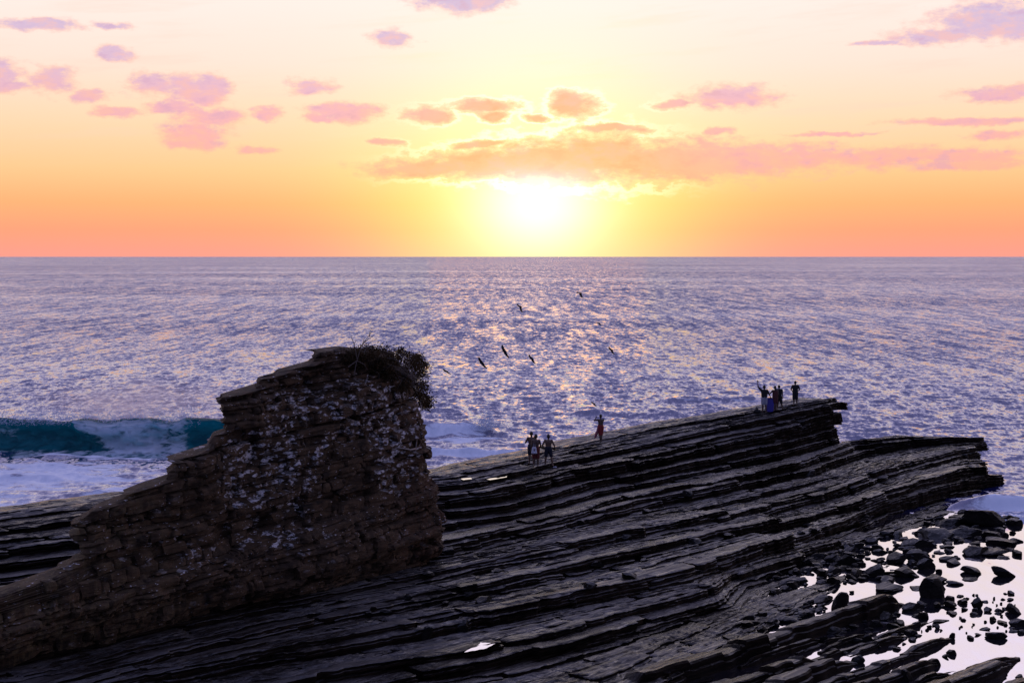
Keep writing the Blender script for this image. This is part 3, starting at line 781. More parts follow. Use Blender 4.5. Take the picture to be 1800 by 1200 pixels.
for (_, uc, zm, ln, h, b_) in cand[:230]:
    z = zm + TILT * (uc - 36); d = rb.uniform(.45, .7)
    if zm > zr[len(RowsV) - 1] - .15: continue
    vf = vface(uc, z, b_) + float(relief(np.array([uc]), np.array([zm]))[0]) * .6 + rb.uniform(.02, .12)
    X, Y = xy_of(uc, vf - d / 2)
    o = bpy.data.objects.new('block', TEMPL[rb.randrange(len(TEMPL))]); COL.objects.link(o); o.parent = stack
    o.matrix_local = Matrix.Translation(Vector((X, Y, z)) - Vector(SL)) @ Matrix.Rotation(TH + rb.uniform(-.12, .12), 4, 'Z') @ Matrix.Rotation(-math.atan(TILT) + rb.uniform(-.06, .06), 4, 'Y') @ Matrix.Rotation(rb.uniform(-.1, .1), 4, 'X') @ Matrix.Diagonal((ln * .98, d, h * 1.05, 1))

# ------------------------------------------------------------------ plants on the stack
def leaf_mat(name, c1, c2):
    m, n, b, out = mat_new(name)
    p = n.new('ShaderNodeNewGeometry').outputs['Position']
    q = n.noise(p, 3.0, 4.0)
    n.set(b.inputs['Base Color'], n.mix(n.smooth(q.outputs['Fac'], .35, .65), c1, c2)); b.inputs['Roughness'].default_value = .75
    b.inputs['Specular IOR Level'].default_value = .2
    tr = n.new('ShaderNodeBsdfTranslucent'); n.set(tr.inputs['Color'], n.mix(.5, c1, c2))
    ms = n.new('ShaderNodeMixShader'); ms.inputs[0].default_value = .25
    n.l.new(b.outputs[0], ms.inputs[1]); n.l.new(tr.outputs[0], ms.inputs[2]); n.l.new(ms.outputs[0], out.inputs[0])
    return m
M_leaf = leaf_mat('dry_shrub_leaves', (.016, .012, .004), (.055, .030, .010))
M_twig = plain('grey_twig', (.09, .07, .06), .9)
M_root = plain('pale_root', (.34, .29, .27), .9)
def tube(bm, pts, r0, r1, seg=6):
    rings = []
    n = len(pts)
    for i, p in enumerate(pts):
        p = Vector(p); d = (Vector(pts[min(i + 1, n - 1)]) - Vector(pts[max(i - 1, 0)])).normalized()
        s = d.cross(Vector((.31, .2, .93))).normalized(); t = d.cross(s)
        r = r0 + (r1 - r0) * i / (n - 1)
        rings.append([bm.verts.new(p + (s * math.cos(2 * math.pi * k / seg) + t * math.sin(2 * math.pi * k / seg)) * r) for k in range(seg)])
    for i in range(n - 1):
        for k in range(seg):
            bm.faces.new((rings[i][k], rings[i][(k + 1) % seg], rings[i + 1][(k + 1) % seg], rings[i + 1][k]))
    bm.faces.new(rings[0][::-1]); bm.faces.new(rings[-1])
def on_face(px, py, v): 
    u, z = face_uz(px, py, v); X, Y = xy_of(u, v); return Vector((X, Y, z))
def on_skin(px, py, out=.1):
    v = -45.0
    for _ in range(3):
        u, z = face_uz(px, py, v); v = vface(u, z, uR(z - TILT * (u - 36))) + out
    return on_face(px, py, v)
def bm_obj(name, bm, mat, parent=None, smooth=False):
    me = bpy.data.meshes.new(name); bm.to_mesh(me); bm.free()
    if smooth:
        for p in me.polygons: p.use_smooth = True
    return link(name, me, mat, parent)
def leaves(pts, n, spread, size, r):
    V = np.zeros((n * 4, 3)); 
    P = np.array([tuple(p) for p in pts])
    c = P[r.integers(0, len(P), n)] + r.normal(0, 1, (n, 3)) * np.array(spread)
    d1 = r.normal(0, 1, (n, 3)); d1 /= np.linalg.norm(d1, axis=1)[:, None]
    d2 = np.cross(d1, r.normal(0, 1, (n, 3))); d2 /= np.linalg.norm(d2, axis=1)[:, None]
    s = r.uniform(size * .6, size * 1.3, n)[:, None]
    V[0::4] = c - d1 * s; V[1::4] = c + d2 * s * .45; V[2::4] = c + d1 * s; V[3::4] = c - d2 * s * .45
    return V, np.arange(n * 4).reshape(-1, 4)
shr = empty('shrub', on_face(700, 650, -45.2))
tag(shr, 'dense dry brown green shrub capping the seaward top of the stack', 'shrub')
r_ = np.random.default_rng(8)
pts = []
for (px, py, sp) in ((630, 622, 8), (655, 620, 10), (680, 619, 10), (705, 622, 12), (725, 635, 12), (737, 655, 12), (743, 675, 10), (746, 695, 8), (720, 655, 16), (690, 640, 14), (670, 632, 10), (735, 690, 8), (715, 672, 10), (748, 710, 5), (742, 640, 6), (700, 655, 10), (730, 628, 6), (615, 624, 6), (660, 640, 12), (680, 655, 10), (705, 680, 10), (640, 632, 10)):
    for _ in range(9):
        pts.append(on_skin(px + r_.normal(0, sp * .6), py + 2 + r_.normal(0, sp * .45), .12 + r_.normal(0, .12)))
V, Q = leaves(pts, 17000, (.17, .17, .11), .055, r_)
link('foliage', np_mesh('foliage', V - np.array(shr.location), Q), M_leaf, shr)
bm = bmesh.new()
for i in range(0, len(pts), 2):
    a = on_face(700 + r_.normal(0, 20), 665 + r_.normal(0, 8), -45.3); b_ = pts[i]; m_ = (a + b_) / 2 + Vector((r_.normal(0, .15), 0, .1))
    tube(bm, [a - shr.location, m_ - shr.location, b_ - shr.location], .022, .007, 5)
bm_obj('stem', bm, M_twig, shr)
bt = empty('bare_shrub', on_face(628, 640, -44.7)); tag(bt, 'thin leafless twigs standing up on top of the stack', 'shrub')
for L in (((622, 660), (627, 635), (634, 612), (642, 598), (650, 588), (655, 580)), ((640, 602), (647, 596), (657, 590)), ((634, 612), (639, 600), (640, 592)), ((628, 632), (623, 606), (619, 596), (617, 590)), ((622, 606), (626, 598)), ((640, 620), (646, 606), (653, 600), (662, 596)), ((650, 592), (650, 584), (653, 577)), ((612, 645), (627, 634), (640, 640), (646, 650))):
    bm = bmesh.new(); tube(bm, [on_face(x, y, -44.45) - bt.location for x, y in L], .020, .008, 5); bm_obj('twig', bm, M_twig, bt)
rt = empty('hanging_root', on_face(735, 690, -44.3)); tag(rt, 'pale root hanging down the seaward corner of the stack', 'root')
for L, ra in ((((733, 678), (732, 690), (739, 703), (741, 716), (737, 730), (735, 752), (733, 770), (731, 788)), .035), (((731, 788), (722, 790), (710, 788), (700, 787)), .035), (((737, 738), (728, 748), (714, 758), (712, 764), (720, 772), (724, 779)), .022), (((733, 690), (742, 697), (752, 696)), .018)):
    bm = bmesh.new()
    P = [on_skin(x, y, .14) for x, y in L]
    tube(bm, [p - rt.location for p in P], ra, ra * .6, 6); bm_obj('root_strand', bm, M_root, rt, True)

# ------------------------------------------------------------------ boulders, ridges and pools on the landward side
def rock_mesh(seed, boxy):
    """weathered boulder: a rounded box knocked flat on several sides, then roughened"""
    r = random.Random(seed); bm = bmesh.new(); bmesh.ops.create_icosphere(bm, subdivisions=3, radius=1.0)
    cuts = []
    for i in range(15):
        n_ = Vector((r.gauss(0, 1), r.gauss(0, 1), r.gauss(0, .8))).normalized(); cuts.append((n_, r.uniform(.52, .92)))
    sh = Vector((r.uniform(-.25, .25), r.uniform(-.25, .25), 0)); o_ = Vector((r.uniform(0, 90),) * 3)
    for v in bm.verts:
        d = v.co.normalized(); p = 1.0 / (abs(d.x) ** boxy + abs(d.y) ** boxy + abs(d.z) ** boxy) ** (1.0 / boxy); c = d * p
        for n_, h in cuts:
            k = c.dot(n_) - h
            if k > 0: c -= n_ * k
        c += d * (mnoise.noise(c * 1.7 + o_) * .06 + mnoise.noise(c * 6 + o_) * .04)
        c += sh * c.z
        v.co = c * .56
    me = bpy.data.meshes.new('boulder'); bm.to_mesh(me); bm.free(); me.materials.append(M_boulder); return me
ROCKS = [rock_mesh(100 + i, 9.0) for i in range(9)] + [rock_mesh(200 + i, 2.6) for i in range(5)]
rk = random.Random(3)
def boulder(px, pyb, wpx, hpx, label, group, z0=-.03, cat='boulder', name='boulder', blocky=True, yaw=None):
    X, Y = G(px, pyb, z0); wd = wpx * Y / F; dp = wd * rk.uniform(.55, .9); ht = max(.07, hpx * Y / F - .16 * dp)
    o = bpy.data.objects.new(name, ROCKS[rk.randrange(9) if blocky else 9 + rk.randrange(5)]); COL.objects.link(o)
    o.scale = (wd * (1.2 if blocky else 1.0), dp, ht * 1.5); o.location = (X, Y + dp * .35, z0 + ht * .30)
    o.rotation_euler = (rk.uniform(-.15, .15), rk.uniform(-.15, .15), ((TH + rk.uniform(-.6, .6) if blocky else rk.uniform(-1.3, 1.3)) if yaw is None else yaw))
    tag(o, label, cat, group); return o
def cr(x, y): return 1200 + x / 3, 880 + y / 3
named = [((830, 572, 96, 84), 'big upright dark block standing alone beside the long straight ridge', True),
         ((1330, 508, 150, 100), 'largest dark boulder out in the bright tide pool', True),
         ((1210, 580, 136, 48), 'flat topped rectangular block lying near the tip of the long ridge', True),
         ((1700, 402, 114, 56), 'rounded oblong boulder by itself in open pool water', False),
         ((1535, 387, 114, 42), 'low oblong boulder with a pointed flake on its top', False),
         ((1090, 478, 190, 50), 'broad flat slab of rock at the edge of the rubble', True),
         ((560, 640, 160, 44), 'long low dark rock lying in the pool under the shelf front', False),
         ((1675, 728, 112, 46), 'smooth rounded boulder out in the pool beyond the thin ridges', False)]
for (x, y, w_, h_), lab, bl in named:
    px, py = cr(x, y); boulder(px, py, w_ / 3, h_ / 3, lab, 'boulders in the tide pool', blocky=bl)
small = [(895, 486, 30, 16), (1415, 526, 66, 36), (1440, 445, 80, 28), (1355, 378, 60, 28), (1405, 314, 120, 30), (1435, 336, 100, 30), (910, 668, 70, 22), (1020, 664, 66, 34), (1075, 626, 100, 36),
         (1120, 668, 76, 28), (985, 615, 54, 32), (1100, 565, 70, 40), (1275, 622, 72, 44), (1350, 560, 60, 30), (1420, 560, 76, 32), (1558, 566, 60, 54), (1610, 586, 64, 26), (1480, 542, 64, 26), (1640, 630, 50, 26),
         (1750, 595, 80, 50), (1775, 662, 100, 46), (1345, 674, 36, 28), (1305, 669, 30, 18), (1215, 706, 84, 34), (1150, 652, 100, 30), (1420, 812, 56, 38), (1390, 825, 32, 20), (1325, 870, 110, 54), (925, 858, 76, 48),
         (1180, 945, 104, 60), (1780, 940, 60, 30), (980, 750, 60, 50), (925, 752, 80, 36), (750, 752, 44, 44), (800, 700, 100, 36), (800, 800, 60, 20), (425, 704, 70, 50), (330, 708, 110, 40), (1700, 186, 66, 20),
         (1540, 604, 44, 18), (1535, 654, 16, 8), (1690, 522, 24, 8), (1420, 728, 34, 30), (1740, 680, 30, 14), (1790, 700, 50, 20), (1350, 430, 130, 40)]
for (x, y, w_, h_) in small:
    px, py = cr(x, y); boulder(px, py, w_ / 3, h_ / 3, 'small dark boulder standing in the bright tide pool water', 'small boulders in the tide pool', blocky=rk.random() < .6)
flat = [(1430, 596, 110, 18), (1360, 640, 100, 12), (1690, 305, 80, 10), (1520, 420, 80, 10), (1690, 646, 80, 14), (1240, 470, 110, 22), (1400, 245, 80, 14), (1600, 536, 40, 8), (1245, 714, 50, 10)]
for (x, y, w_, h_) in flat:
    px, py = cr(x, y); boulder(px, py, w_ / 3, h_ / 3, 'thin flat flake of rock barely breaking the pool surface', 'flat flakes in the tide pool', name='rock_flake', cat='rock')
# dark rubble between the shelf and the pool
big_r = [(1600, 130, 240, 90), (1760, 130, 110, 55), (1700, 232, 210, 50), (1640, 290, 190, 46), (1770, 285, 90, 32), (1550, 290, 170, 56), (1480, 190, 160, 60), (1350, 200, 170, 60), (1250, 320, 140, 70), (1130, 330, 150, 60), (1020, 400, 130, 60), (920, 400, 120, 50), (860, 340, 110, 60), (1180, 400, 150, 60), (1230, 250, 150, 60), (800, 440, 110, 46), (1090, 430, 120, 40), (1490, 110, 150, 50), (1400, 130, 120, 40), (1640, 190, 110, 36), (1280, 360, 90, 60)]
for (x, y, w_, h_) in big_r:
    px, py = cr(x, y); boulder(px, py, w_ / 3, h_ / 3, 'large dark boulder in the rubble between shelf and pool', 'large boulders in the rubble')
for i in range(200):
    t_ = rk.random(); x = 720 + 1040 * t_; lo = np.interp(x, [720, 900, 1100, 1300, 1500, 1760], [300, 230, 150, 90, 70, 70]); hi = np.interp(x, [720, 900, 1100, 1250, 1310, 1500, 1760], [470, 445, 450, 400, 330, 300, 290])
    y = lo + (hi - lo) * rk.random(); px, py = cr(x, y); s = rk.uniform(22, 75)
    boulder(px, py, s / 3, s * rk.uniform(.25, .5) / 3, 'small dark stone in the rubble between shelf and pool', 'small stones in the rubble', name='stone', cat='stone', blocky=rk.random() < .7)
for i in range(60):
    x = rk.uniform(480, 900); y = np.interp(x, [480, 900], [440, 300]) + rk.uniform(-55, 60); px, py = cr(x, y); s = rk.choice([25, 35, 50, 70, 100])
    boulder(px, py, s / 3, s * rk.uniform(.25, .5) / 3, 'dark stone heaped against the foot of the shelf front', 'stones at the shelf foot', name='stone', cat='stone', z0=.0)
for i in range(70):
    x = rk.uniform(180, 760); y = np.interp(x, [180, 760], [735, 520]) + rk.uniform(-45, 40); px, py = cr(x, y); s = rk.choice([20, 30, 40, 55, 80, 110])
    boulder(px, py, s / 3, s * rk.uniform(.25, .5) / 3, 'dark stone heaped against the foot of the shelf front', 'stones at the shelf foot', name='stone', cat='stone', z0=.05)
for i in range(36):
    x = rk.uniform(120, 760); y = np.interp(x, [120, 760], [720, 560]) + rk.uniform(-40, 60); px, py = cr(x, y); s = rk.uniform(18, 60)
    boulder(px, py, s / 3, s * rk.uniform(.3, .55) / 3, 'small dark stone wedged between the shelf front and the long ridge', 'stones by the long ridge', name='stone', cat='stone', z0=.0)
for i in range(70):
    x = rk.uniform(820, 1790); y = np.interp(x, [820, 1790], [640, 520]) + rk.uniform(-60, 190); px, py = cr(x, y); s = rk.choice([24, 32, 42, 56])
    boulder(px, py, s / 3, s * rk.uniform(.2, .4) / 3, 'low angular dark stone lying in the pool among the rock ribs', 'low stones among the ribs', name='stone', cat='stone')
for i in range(26):
    x = rk.uniform(1250, 1790); y = rk.uniform(480, 700); px, py = cr(x, y); s = rk.uniform(10, 26)
    boulder(px, py, s / 3, s * rk.uniform(.3, .6) / 3, 'pebble sized dark stone dotting the bright tide pool', 'pebbles in the tide pool', name='stone', cat='stone')

st_ = sorted([o for o in COL.objects if o.name.split('.')[0] == 'stone'], key=lambda o: -o.scale[0] * o.scale[2] / o.location[1] ** 2)
if len(st_) > 280:
    BV, BQ, off = [], [], 0
    for o in st_[280:]:
        m4 = np.array(Matrix.LocRotScale(o.location, o.rotation_euler, o.scale)); a_ = np.zeros(len(o.data.vertices) * 3, np.float32); o.data.vertices.foreach_get('co', a_)
        v_ = a_.reshape(-1, 3) @ m4[:3, :3].T + m4[:3, 3]; f_ = np.zeros(len(o.data.polygons) * 3, np.int32); o.data.polygons.foreach_get('vertices', f_)
        BV.append(v_); BQ.append(f_.reshape(-1, 3) + off); off += len(v_); bpy.data.objects.remove(o)
    ro = link('rubble', np_mesh('rubble', np.concatenate(BV), np.concatenate(BQ)), M_boulder); tag(ro, 'scattered small dark rubble between shelf and pool', 'rubble', kind='stuff')

def ridge_obj(p0, p1, wd, ht, label, group, seed):
    (x0, y0), (x1, y1) = p0, p1
    A0 = np.array(G(x0, y0, ht * .7)); A1 = np.array(G(x1, y1, ht * .7)); L = np.linalg.norm(A1 - A0); d = (A1 - A0) / L; nrm = np.array([d[1], -d[0]])
    s = np.arange(0, L, .10); taper = np.clip(s / .8, .3, 1) * np.clip((L - s) / 1.2, .15, 1)
    jf = (step1(s * .35, seed) - .5) * .5 + (vnoise1(s * 1.5 + 9, seed + 1) - .5) * .35; jb = (step1(s * .8, seed + 2) - .5) * .5
    top = ht * taper * (.72 + .5 * step1(s * .55, seed + 3)) - (step1(s * .7, seed + 4) > .8) * .10
    prof = [(-.55, -1.2, 0), (-.5, .25, 0), (-.32, .72, 0), (.10, .95, 0), (.36, 1.0, 1), (.42, .90, 1), (.40, .55, 1), (.48, .5, 1), (.47, .1, 1), (.55, -1.2, 1)]
    rows = []
    for (a, zf, fr_) in prof:
        off = wd * (a + (jf * .45 if fr_ else jb * .3)) * (.5 + .5 * taper)
        zz = (top * zf if zf > 0 else np.full_like(s, -.45)) + (fbm2(s * 2 + 30, s * 0 + a * 9 + 40, seed + 6, 3) - .45) * .07
        c = A0[None] + d[None] * s[:, None] + nrm[None] * off[:, None]
        rows.append(np.concatenate([c, zz[:, None]], 1))
    loc = np.array([*(A0 + A1) / 2, 0.0]); V = np.stack(rows, 0).reshape(-1, 3) - loc
    nr, nu = len(rows), len(s)
    me = np_mesh('rock_ridge', V, grid_quads(nr, nu))
    bm = bmesh.new(); bm.from_mesh(me); bm.verts.ensure_lookup_table()
    for c in (0, nu - 1):
        ring = [bm.verts[r * nu + c] for r in range(nr)]
        bm.faces.new(ring if c else ring[::-1])
    bmesh.ops.triangulate(bm, faces=[f for f in bm.faces if len(f.verts) > 4]); bm.to_mesh(me); bm.free()
    o = link('rock_ridge', me, M_shelf); o.location = loc; tag(o, label, 'rock', group); return o
gr = 'rock ridges in the tide pool'
ridge_obj((1090, 1200), (1577, 1043), 1.1, .62, 'longest straight rock ridge running out through the tide pool', gr, 11)
for i, (a, b_, wd, ht) in enumerate([((1250, 1240), (1497, 1147), .95, .50), ((1170, 1232), (1433, 1148), .8, .42), ((1345, 1235), (1580, 1147), .55, .36), ((1430, 1232), (1647, 1151), .6, .40), ((1587, 1142), (1670, 1113), .45, .28),
                                     ((1440, 1140), (1533, 1107), .30, .20), ((1490, 1143), (1593, 1110), .35, .24), ((1600, 1196), (1683, 1170), .4, .24), ((1590, 1225), (1773, 1153), .8, .40), ((1400, 1143), (1487, 1113), .22, .15), ((1000, 1260), (1330, 1180), .9, .45), ((900, 1245), (1200, 1180), .8, .4), ((1380, 1172), (1560, 1112), .3, .2), ((1470, 1190), (1625, 1138), .3, .22), ((1530, 1120), (1640, 1084), .25, .16), ((1660, 1188), (1790, 1146), .5, .3), ((1690, 1235), (1830, 1185), .7, .35), ((1300, 1165), (1450, 1115), .35, .25), ((1540, 1238), (1700, 1180), .5, .3)]):
    lab = ('broad ragged dark rock ridge running alongside the longest ridge' if wd >= .75 else 'narrow dark rock rib standing clear of the bright pool water' if wd >= .4 else 'thin low rock rib barely showing above the pool water')
    ridge_obj(a, b_, wd, ht, lab, 'broad ridges in the pool' if wd >= .75 else 'narrow ribs in the pool' if wd >= .4 else 'thin low ribs in the pool', 40 + 9 * i)

# ------------------------------------------------------------------ ray casting on what stands so far
bpy.context.view_layer.update()
DG = bpy.context.evaluated_depsgraph_get()
def hit(px, py):
    d = Vector(((px - 900) / F, 1.0, -(py - 451) / F)).normalized()
    ok, loc, nrm, i, o, m = scene.ray_cast(DG, Vector((0, 0, H)), d)
    return loc if ok else None
def ground(X, Y, z=20):
    ok, loc, nrm, i, o, m = scene.ray_cast(DG, Vector((X, Y, z)), Vector((0, 0, -1)))
    return loc.z if ok else 0.0

# still pools held in the shelf
def pool(poly, label=None, lift=.035):
    cx = sum(p[0] for p in poly) / len(poly); cy = sum(p[1] for p in poly) / len(poly)
    h = hit(cx, cy)
    if h is None: return
    z = h.z + lift
    W_ = [Vector((*G(x, y, z), z)) for x, y in poly]; ring = []; rp = random.Random(int(cx))
    for a, b_ in zip(W_, W_[1:] + W_[:1]):
        for q in range(7):
            p = a.lerp(b_, q / 7); nn_ = mnoise.noise_vector(p * 1.7) * .13 + mnoise.noise_vector(p * 6) * .05
            ring.append(p + Vector((nn_.x, nn_.y, 0)))
    bm = bmesh.new(); vs = [bm.verts.new(p) for p in ring]; bm.faces.new(vs)
    bmesh.ops.recalc_face_normals(bm, faces=bm.faces[:])
    for f in bm.faces:
        if f.normal.z < 0: f.normal_flip()
    o = bm_obj('rock_pool', bm, M_pool); tag(o, kind='structure')
for poly in ([(820, 1146), (843, 1128), (872, 1131), (850, 1140)], [(1094, 1064), (1096, 1051), (1128, 1053), (1108, 1062)], [(919, 1092), (920, 1085), (938, 1086), (928, 1090)],
             [(850, 840), (870, 836), (893, 834), (893, 838), (860, 843)], [(812, 841), (830, 839), (830, 842), (814, 843)], [(1498, 908), (1510, 904), (1538, 905), (1530, 912), (1512, 921)],
             [(1545, 997), (1560, 992), (1582, 996), (1575, 1003), (1552, 1004)], [(0, 1030), (0, 1019), (24, 1018), (30, 1022), (18, 1029)], [(1170, 1182), (1176, 1172), (1186, 1175), (1180, 1183)], [(1225, 1197), (1235, 1186), (1256, 1188), (1246, 1197)]):
    pool(poly)
def loose(px, py, w_, d_, h_, label, group, blocky=True):
    p = hit(px, py)
    if p is None or p.z < .15: return
    o = bpy.data.objects.new('loose_stone', ROCKS[rk.randrange(9) if blocky else 9 + rk.randrange(5)]); COL.objects.link(o)
    o.scale = (w_, d_, h_ * 1.4); o.location = p + Vector((0, 0, h_ * .3)); o.rotation_euler = (rk.uniform(-.12, .12), rk.uniform(-.12, .12), TH + rk.uniform(-.5, .5))
    tag(o, label, 'stone', group)
loose(812, 1110, .7, .5, .42, 'upright loose block standing on the shelf near the stack foot', None)
loose(748, 1116, .5, .35, .30, 'small loose block on the shelf beside a larger upright one', None)
for i in range(46):
    t_ = rk.random(); x = rk.uniform(560, 1560); y = np.interp(x, [560, 1560], [1090, 850]) + rk.uniform(-70, 60); sz = rk.choice([.2, .25, .3, .4, .6])
    loose(x, y, sz * rk.uniform(1, 1.8), sz, sz * rk.uniform(.25, .5), 'flat loose stone lying on the layered rock shelf', 'loose stones on the shelf')

# ------------------------------------------------------------------ people
def capsule(bm, p0, r0, p1, r1, seg=10, rings=3):
    p0 = Vector(p0); p1 = Vector(p1); d = p1 - p0; L = d.length
    if L < 1e-5: d = Vector((0, 0, 1)); L = 1e-5
    d.normalize(); s = d.orthogonal().normalized(); t = d.cross(s); R_ = []
    prof = [(-r0 * math.cos(a), r0 * math.sin(a), p0) for a in [math.pi / 2 * k / rings for k in range(1, rings + 1)]]
    prof += [(r1 * math.sin(a), r1 * math.cos(a), p1) for a in [math.pi / 2 * k / rings for k in range(0, rings)]]
    for (o_, r, p) in prof:
        R_.append([bm.verts.new(p + d * o_ + (s * math.cos(2 * math.pi * k / seg) + t * math.sin(2 * math.pi * k / seg)) * r) for k in range(seg)])
    a = bm.verts.new(p0 - d * r0); b_ = bm.verts.new(p1 + d * r1)
    for i in range(len(R_) - 1):
        for k in range(seg): bm.faces.new((R_[i][k], R_[i][(k + 1) % seg], R_[i + 1][(k + 1) % seg], R_[i + 1][k]))
    for k in range(seg):
        bm.faces.new((a, R_[0][(k + 1) % seg], R_[0][k])); bm.faces.new((b_, R_[-1][k], R_[-1][(k + 1) % seg]))
def remesh(name, bm, mat, parent, voxel, smooth_it=4):
    me = bpy.data.meshes.new(name); bm.to_mesh(me); bm.free()
    tmp = bpy.data.objects.new('tmp', me); COL.objects.link(tmp)
    m = tmp.modifiers.new('r', 'REMESH'); m.mode = 'VOXEL'; m.voxel_size = voxel
    s = tmp.modifiers.new('s', 'SMOOTH'); s.iterations = smooth_it; s.factor = .5
    dg = bpy.context.evaluated_depsgraph_get(); nm = bpy.data.meshes.new_from_object(tmp.evaluated_get(dg)); nm.name = name
    bpy.data.objects.remove(tmp); nm.materials.clear()
    for p in nm.polygons: p.use_smooth = True
    return link(name, nm, mat, parent)
M_skin = plain('tanned_skin', (.115, .062, .042), .6, .15, 6)
M_skin2 = plain('shaded_brown_skin', (.075, .040, .028), .6, .15, 6)
M_hair = plain('dark_hair', (.010, .008, .007), .6)
def cloth(name, c): return plain(name, c, .9, .3, 20)
C_navy = cloth('navy_cloth', (.010, .012, .028)); C_red = cloth('dark_red_cloth', (.11, .012, .012)); C_black = cloth('black_cloth', (.010, .010, .012))
C_white = cloth('pale_grey_cloth', (.34, .34, .42)); C_maroon = cloth('maroon_cloth', (.075, .018, .018)); C_crim = cloth('crimson_cloth', (.24, .018, .02))
BASE = dict(pelvis=(0, 0, .95), waist=(0, .0, 1.10), chest=(0, .0, 1.33), neck=(0, 0, 1.49), head=(0, .02, 1.64), hip=(.09, 0, .93), knee=(.105, .02, .50), ankle=(.11, -.01, .085), toe=(.13, .15, .03),
            sho=(.185, -.01, 1.42), elb=(.245, -.03, 1.14), wri=(.265, .06, .90))
def person(px, py, height, yaw, label, group, skin=M_skin, pose=None, clothes=(), long_hair=False, build=1.14, hitpt=None):
    """joints 'l_...' / 'r_...' override the mirrored default; local +y is where the person faces"""
    J = {}
    for k, v in BASE.items():
        if k in ('pelvis', 'waist', 'chest', 'neck', 'head'): J[k] = Vector(v)
        else: J['r_' + k] = Vector(v); J['l_' + k] = Vector((-v[0], v[1], v[2]))
    for k, v in (pose or {}).items(): J[k] = Vector(v)
    h = hitpt or hit(px, py)
    root = empty('person', h); root.rotation_euler = (0, 0, yaw); s = height / 1.75; root.scale = (s, s, s)
    tag(root, label, 'person', group)
    b = bm = bmesh.new(); B = build
    C = lambda a, ra, c, rc: capsule(bm, a, ra, c, rc)
    for sx in (-.06, .06):
        C(J['pelvis'] + Vector((sx, 0, -.01)), .105 * B, J['waist'] + Vector((sx * .8, 0, 0)), .09 * B)
        C(J['waist'] + Vector((sx * .8, 0, 0)), .09 * B, J['chest'] + Vector((sx * 1.3, 0, 0)), .105 * B)
    C(J['chest'] + Vector((-.09, 0, .03)), .095 * B, J['chest'] + Vector((.09, 0, .03)), .095 * B)
    C(J['chest'] + Vector((0, 0, .06)), .09, J['neck'], .056); C(J['neck'], .052, J['head'] + Vector((0, -.01, -.06)), .052)
    hd = J['head']; C(hd + Vector((0, -.015, .03)), .093, hd + Vector((0, .015, -.03)), .082); C(hd + Vector((0, .03, -.06)), .058, hd + Vector((0, .05, -.085)), .042)
    C(hd + Vector((0, .09, .0)), .014, hd + Vector((0, .112, -.03)), .018)                       # nose
    C(hd + Vector((-.035, .085, -.062)), .012, hd + Vector((.035, .085, -.062)), .012)           # lips
    for sg in (-1, 1):
        C(hd + Vector((.088 * sg, 0, .012)), .022, hd + Vector((.090 * sg, 0, -.028)), .016)      # ears
        C(hd + Vector((.014 * sg, .088, .028)), .012, hd + Vector((.05 * sg, .078, .026)), .012)  # brow over the eye sockets
    for sd, sg in (('l_', -1), ('r_', 1)):
        C(J['chest'] + Vector((.10 * sg, 0, .06)), .085, J[sd + 'sho'], .066 * B)
        C(J[sd + 'sho'], .060 * B, J[sd + 'elb'], .042 * B); C(J[sd + 'elb'], .042 * B, J[sd + 'wri'], .029)
        C(J[sd + 'hip'], .095 * B, J[sd + 'knee'], .060 * B); C(J[sd + 'knee'], .060 * B, J[sd + 'knee'].lerp(J[sd + 'ankle'], .35) + Vector((0, -.015, 0)), .060 * B)
        C(J[sd + 'knee'].lerp(J[sd + 'ankle'], .35) + Vector((0, -.015, 0)), .060 * B, J[sd + 'ankle'], .036)
        C(J[sd + 'ankle'] + Vector((0, -.03, -.045)), .036, J[sd + 'toe'], .030)
        # hand: palm, four fingers of unequal length, slightly curled, thumb from the side
        fd = (J[sd + 'wri'] - J[sd + 'elb']).normalized(); side = fd.cross(Vector((0, 1, 0)));
        if side.length < .2: side = fd.cross(Vector((1, 0, 0)))
        side.normalize(); cu = side.cross(fd); w0 = J[sd + 'wri']
        C(w0 + fd * .03, .026, w0 + fd * .075, .028); C(w0 + fd * .05 + side * .018, .020, w0 + fd * .085 + side * .024, .018); C(w0 + fd * .05 - side * .018, .020, w0 + fd * .085 - side * .024, .018)
        for q, (of, ln) in enumerate(((-.030, .055), (-.010, .07), (.010, .065), (.030, .05))):
            f0 = w0 + fd * .095 + side * of; f1 = f0 + fd * ln * .55 + cu * .012; C(f0, .0105, f1, .010); C(f1, .010, f1 + fd * ln * .4 + cu * .028, .009)
        t0 = w0 + fd * .045 + side * .03 * sg; t1 = t0 + fd * .03 + side * .03 * sg + cu * .01; C(t0, .013, t1, .012); C(t1, .012, t1 + fd * .03 + cu * .01, .010)
    remesh('body', bm, skin, root, .0125, 3)
    bm = bmesh.new(); capsule(bm, hd + Vector((0, -.03, .045)), .096, hd + Vector((0, -.012, .065)), .090)
    capsule(bm, hd + Vector((0, -.05, .0)), .078, hd + Vector((0, -.045, -.04)), .062)
    if long_hair:
        capsule(bm, hd + Vector((0, -.06, -.02)), .075, J['neck'] + Vector((0, -.085, -.05)), .06)
    remesh('hair', bm, M_hair, root, .02, 4)
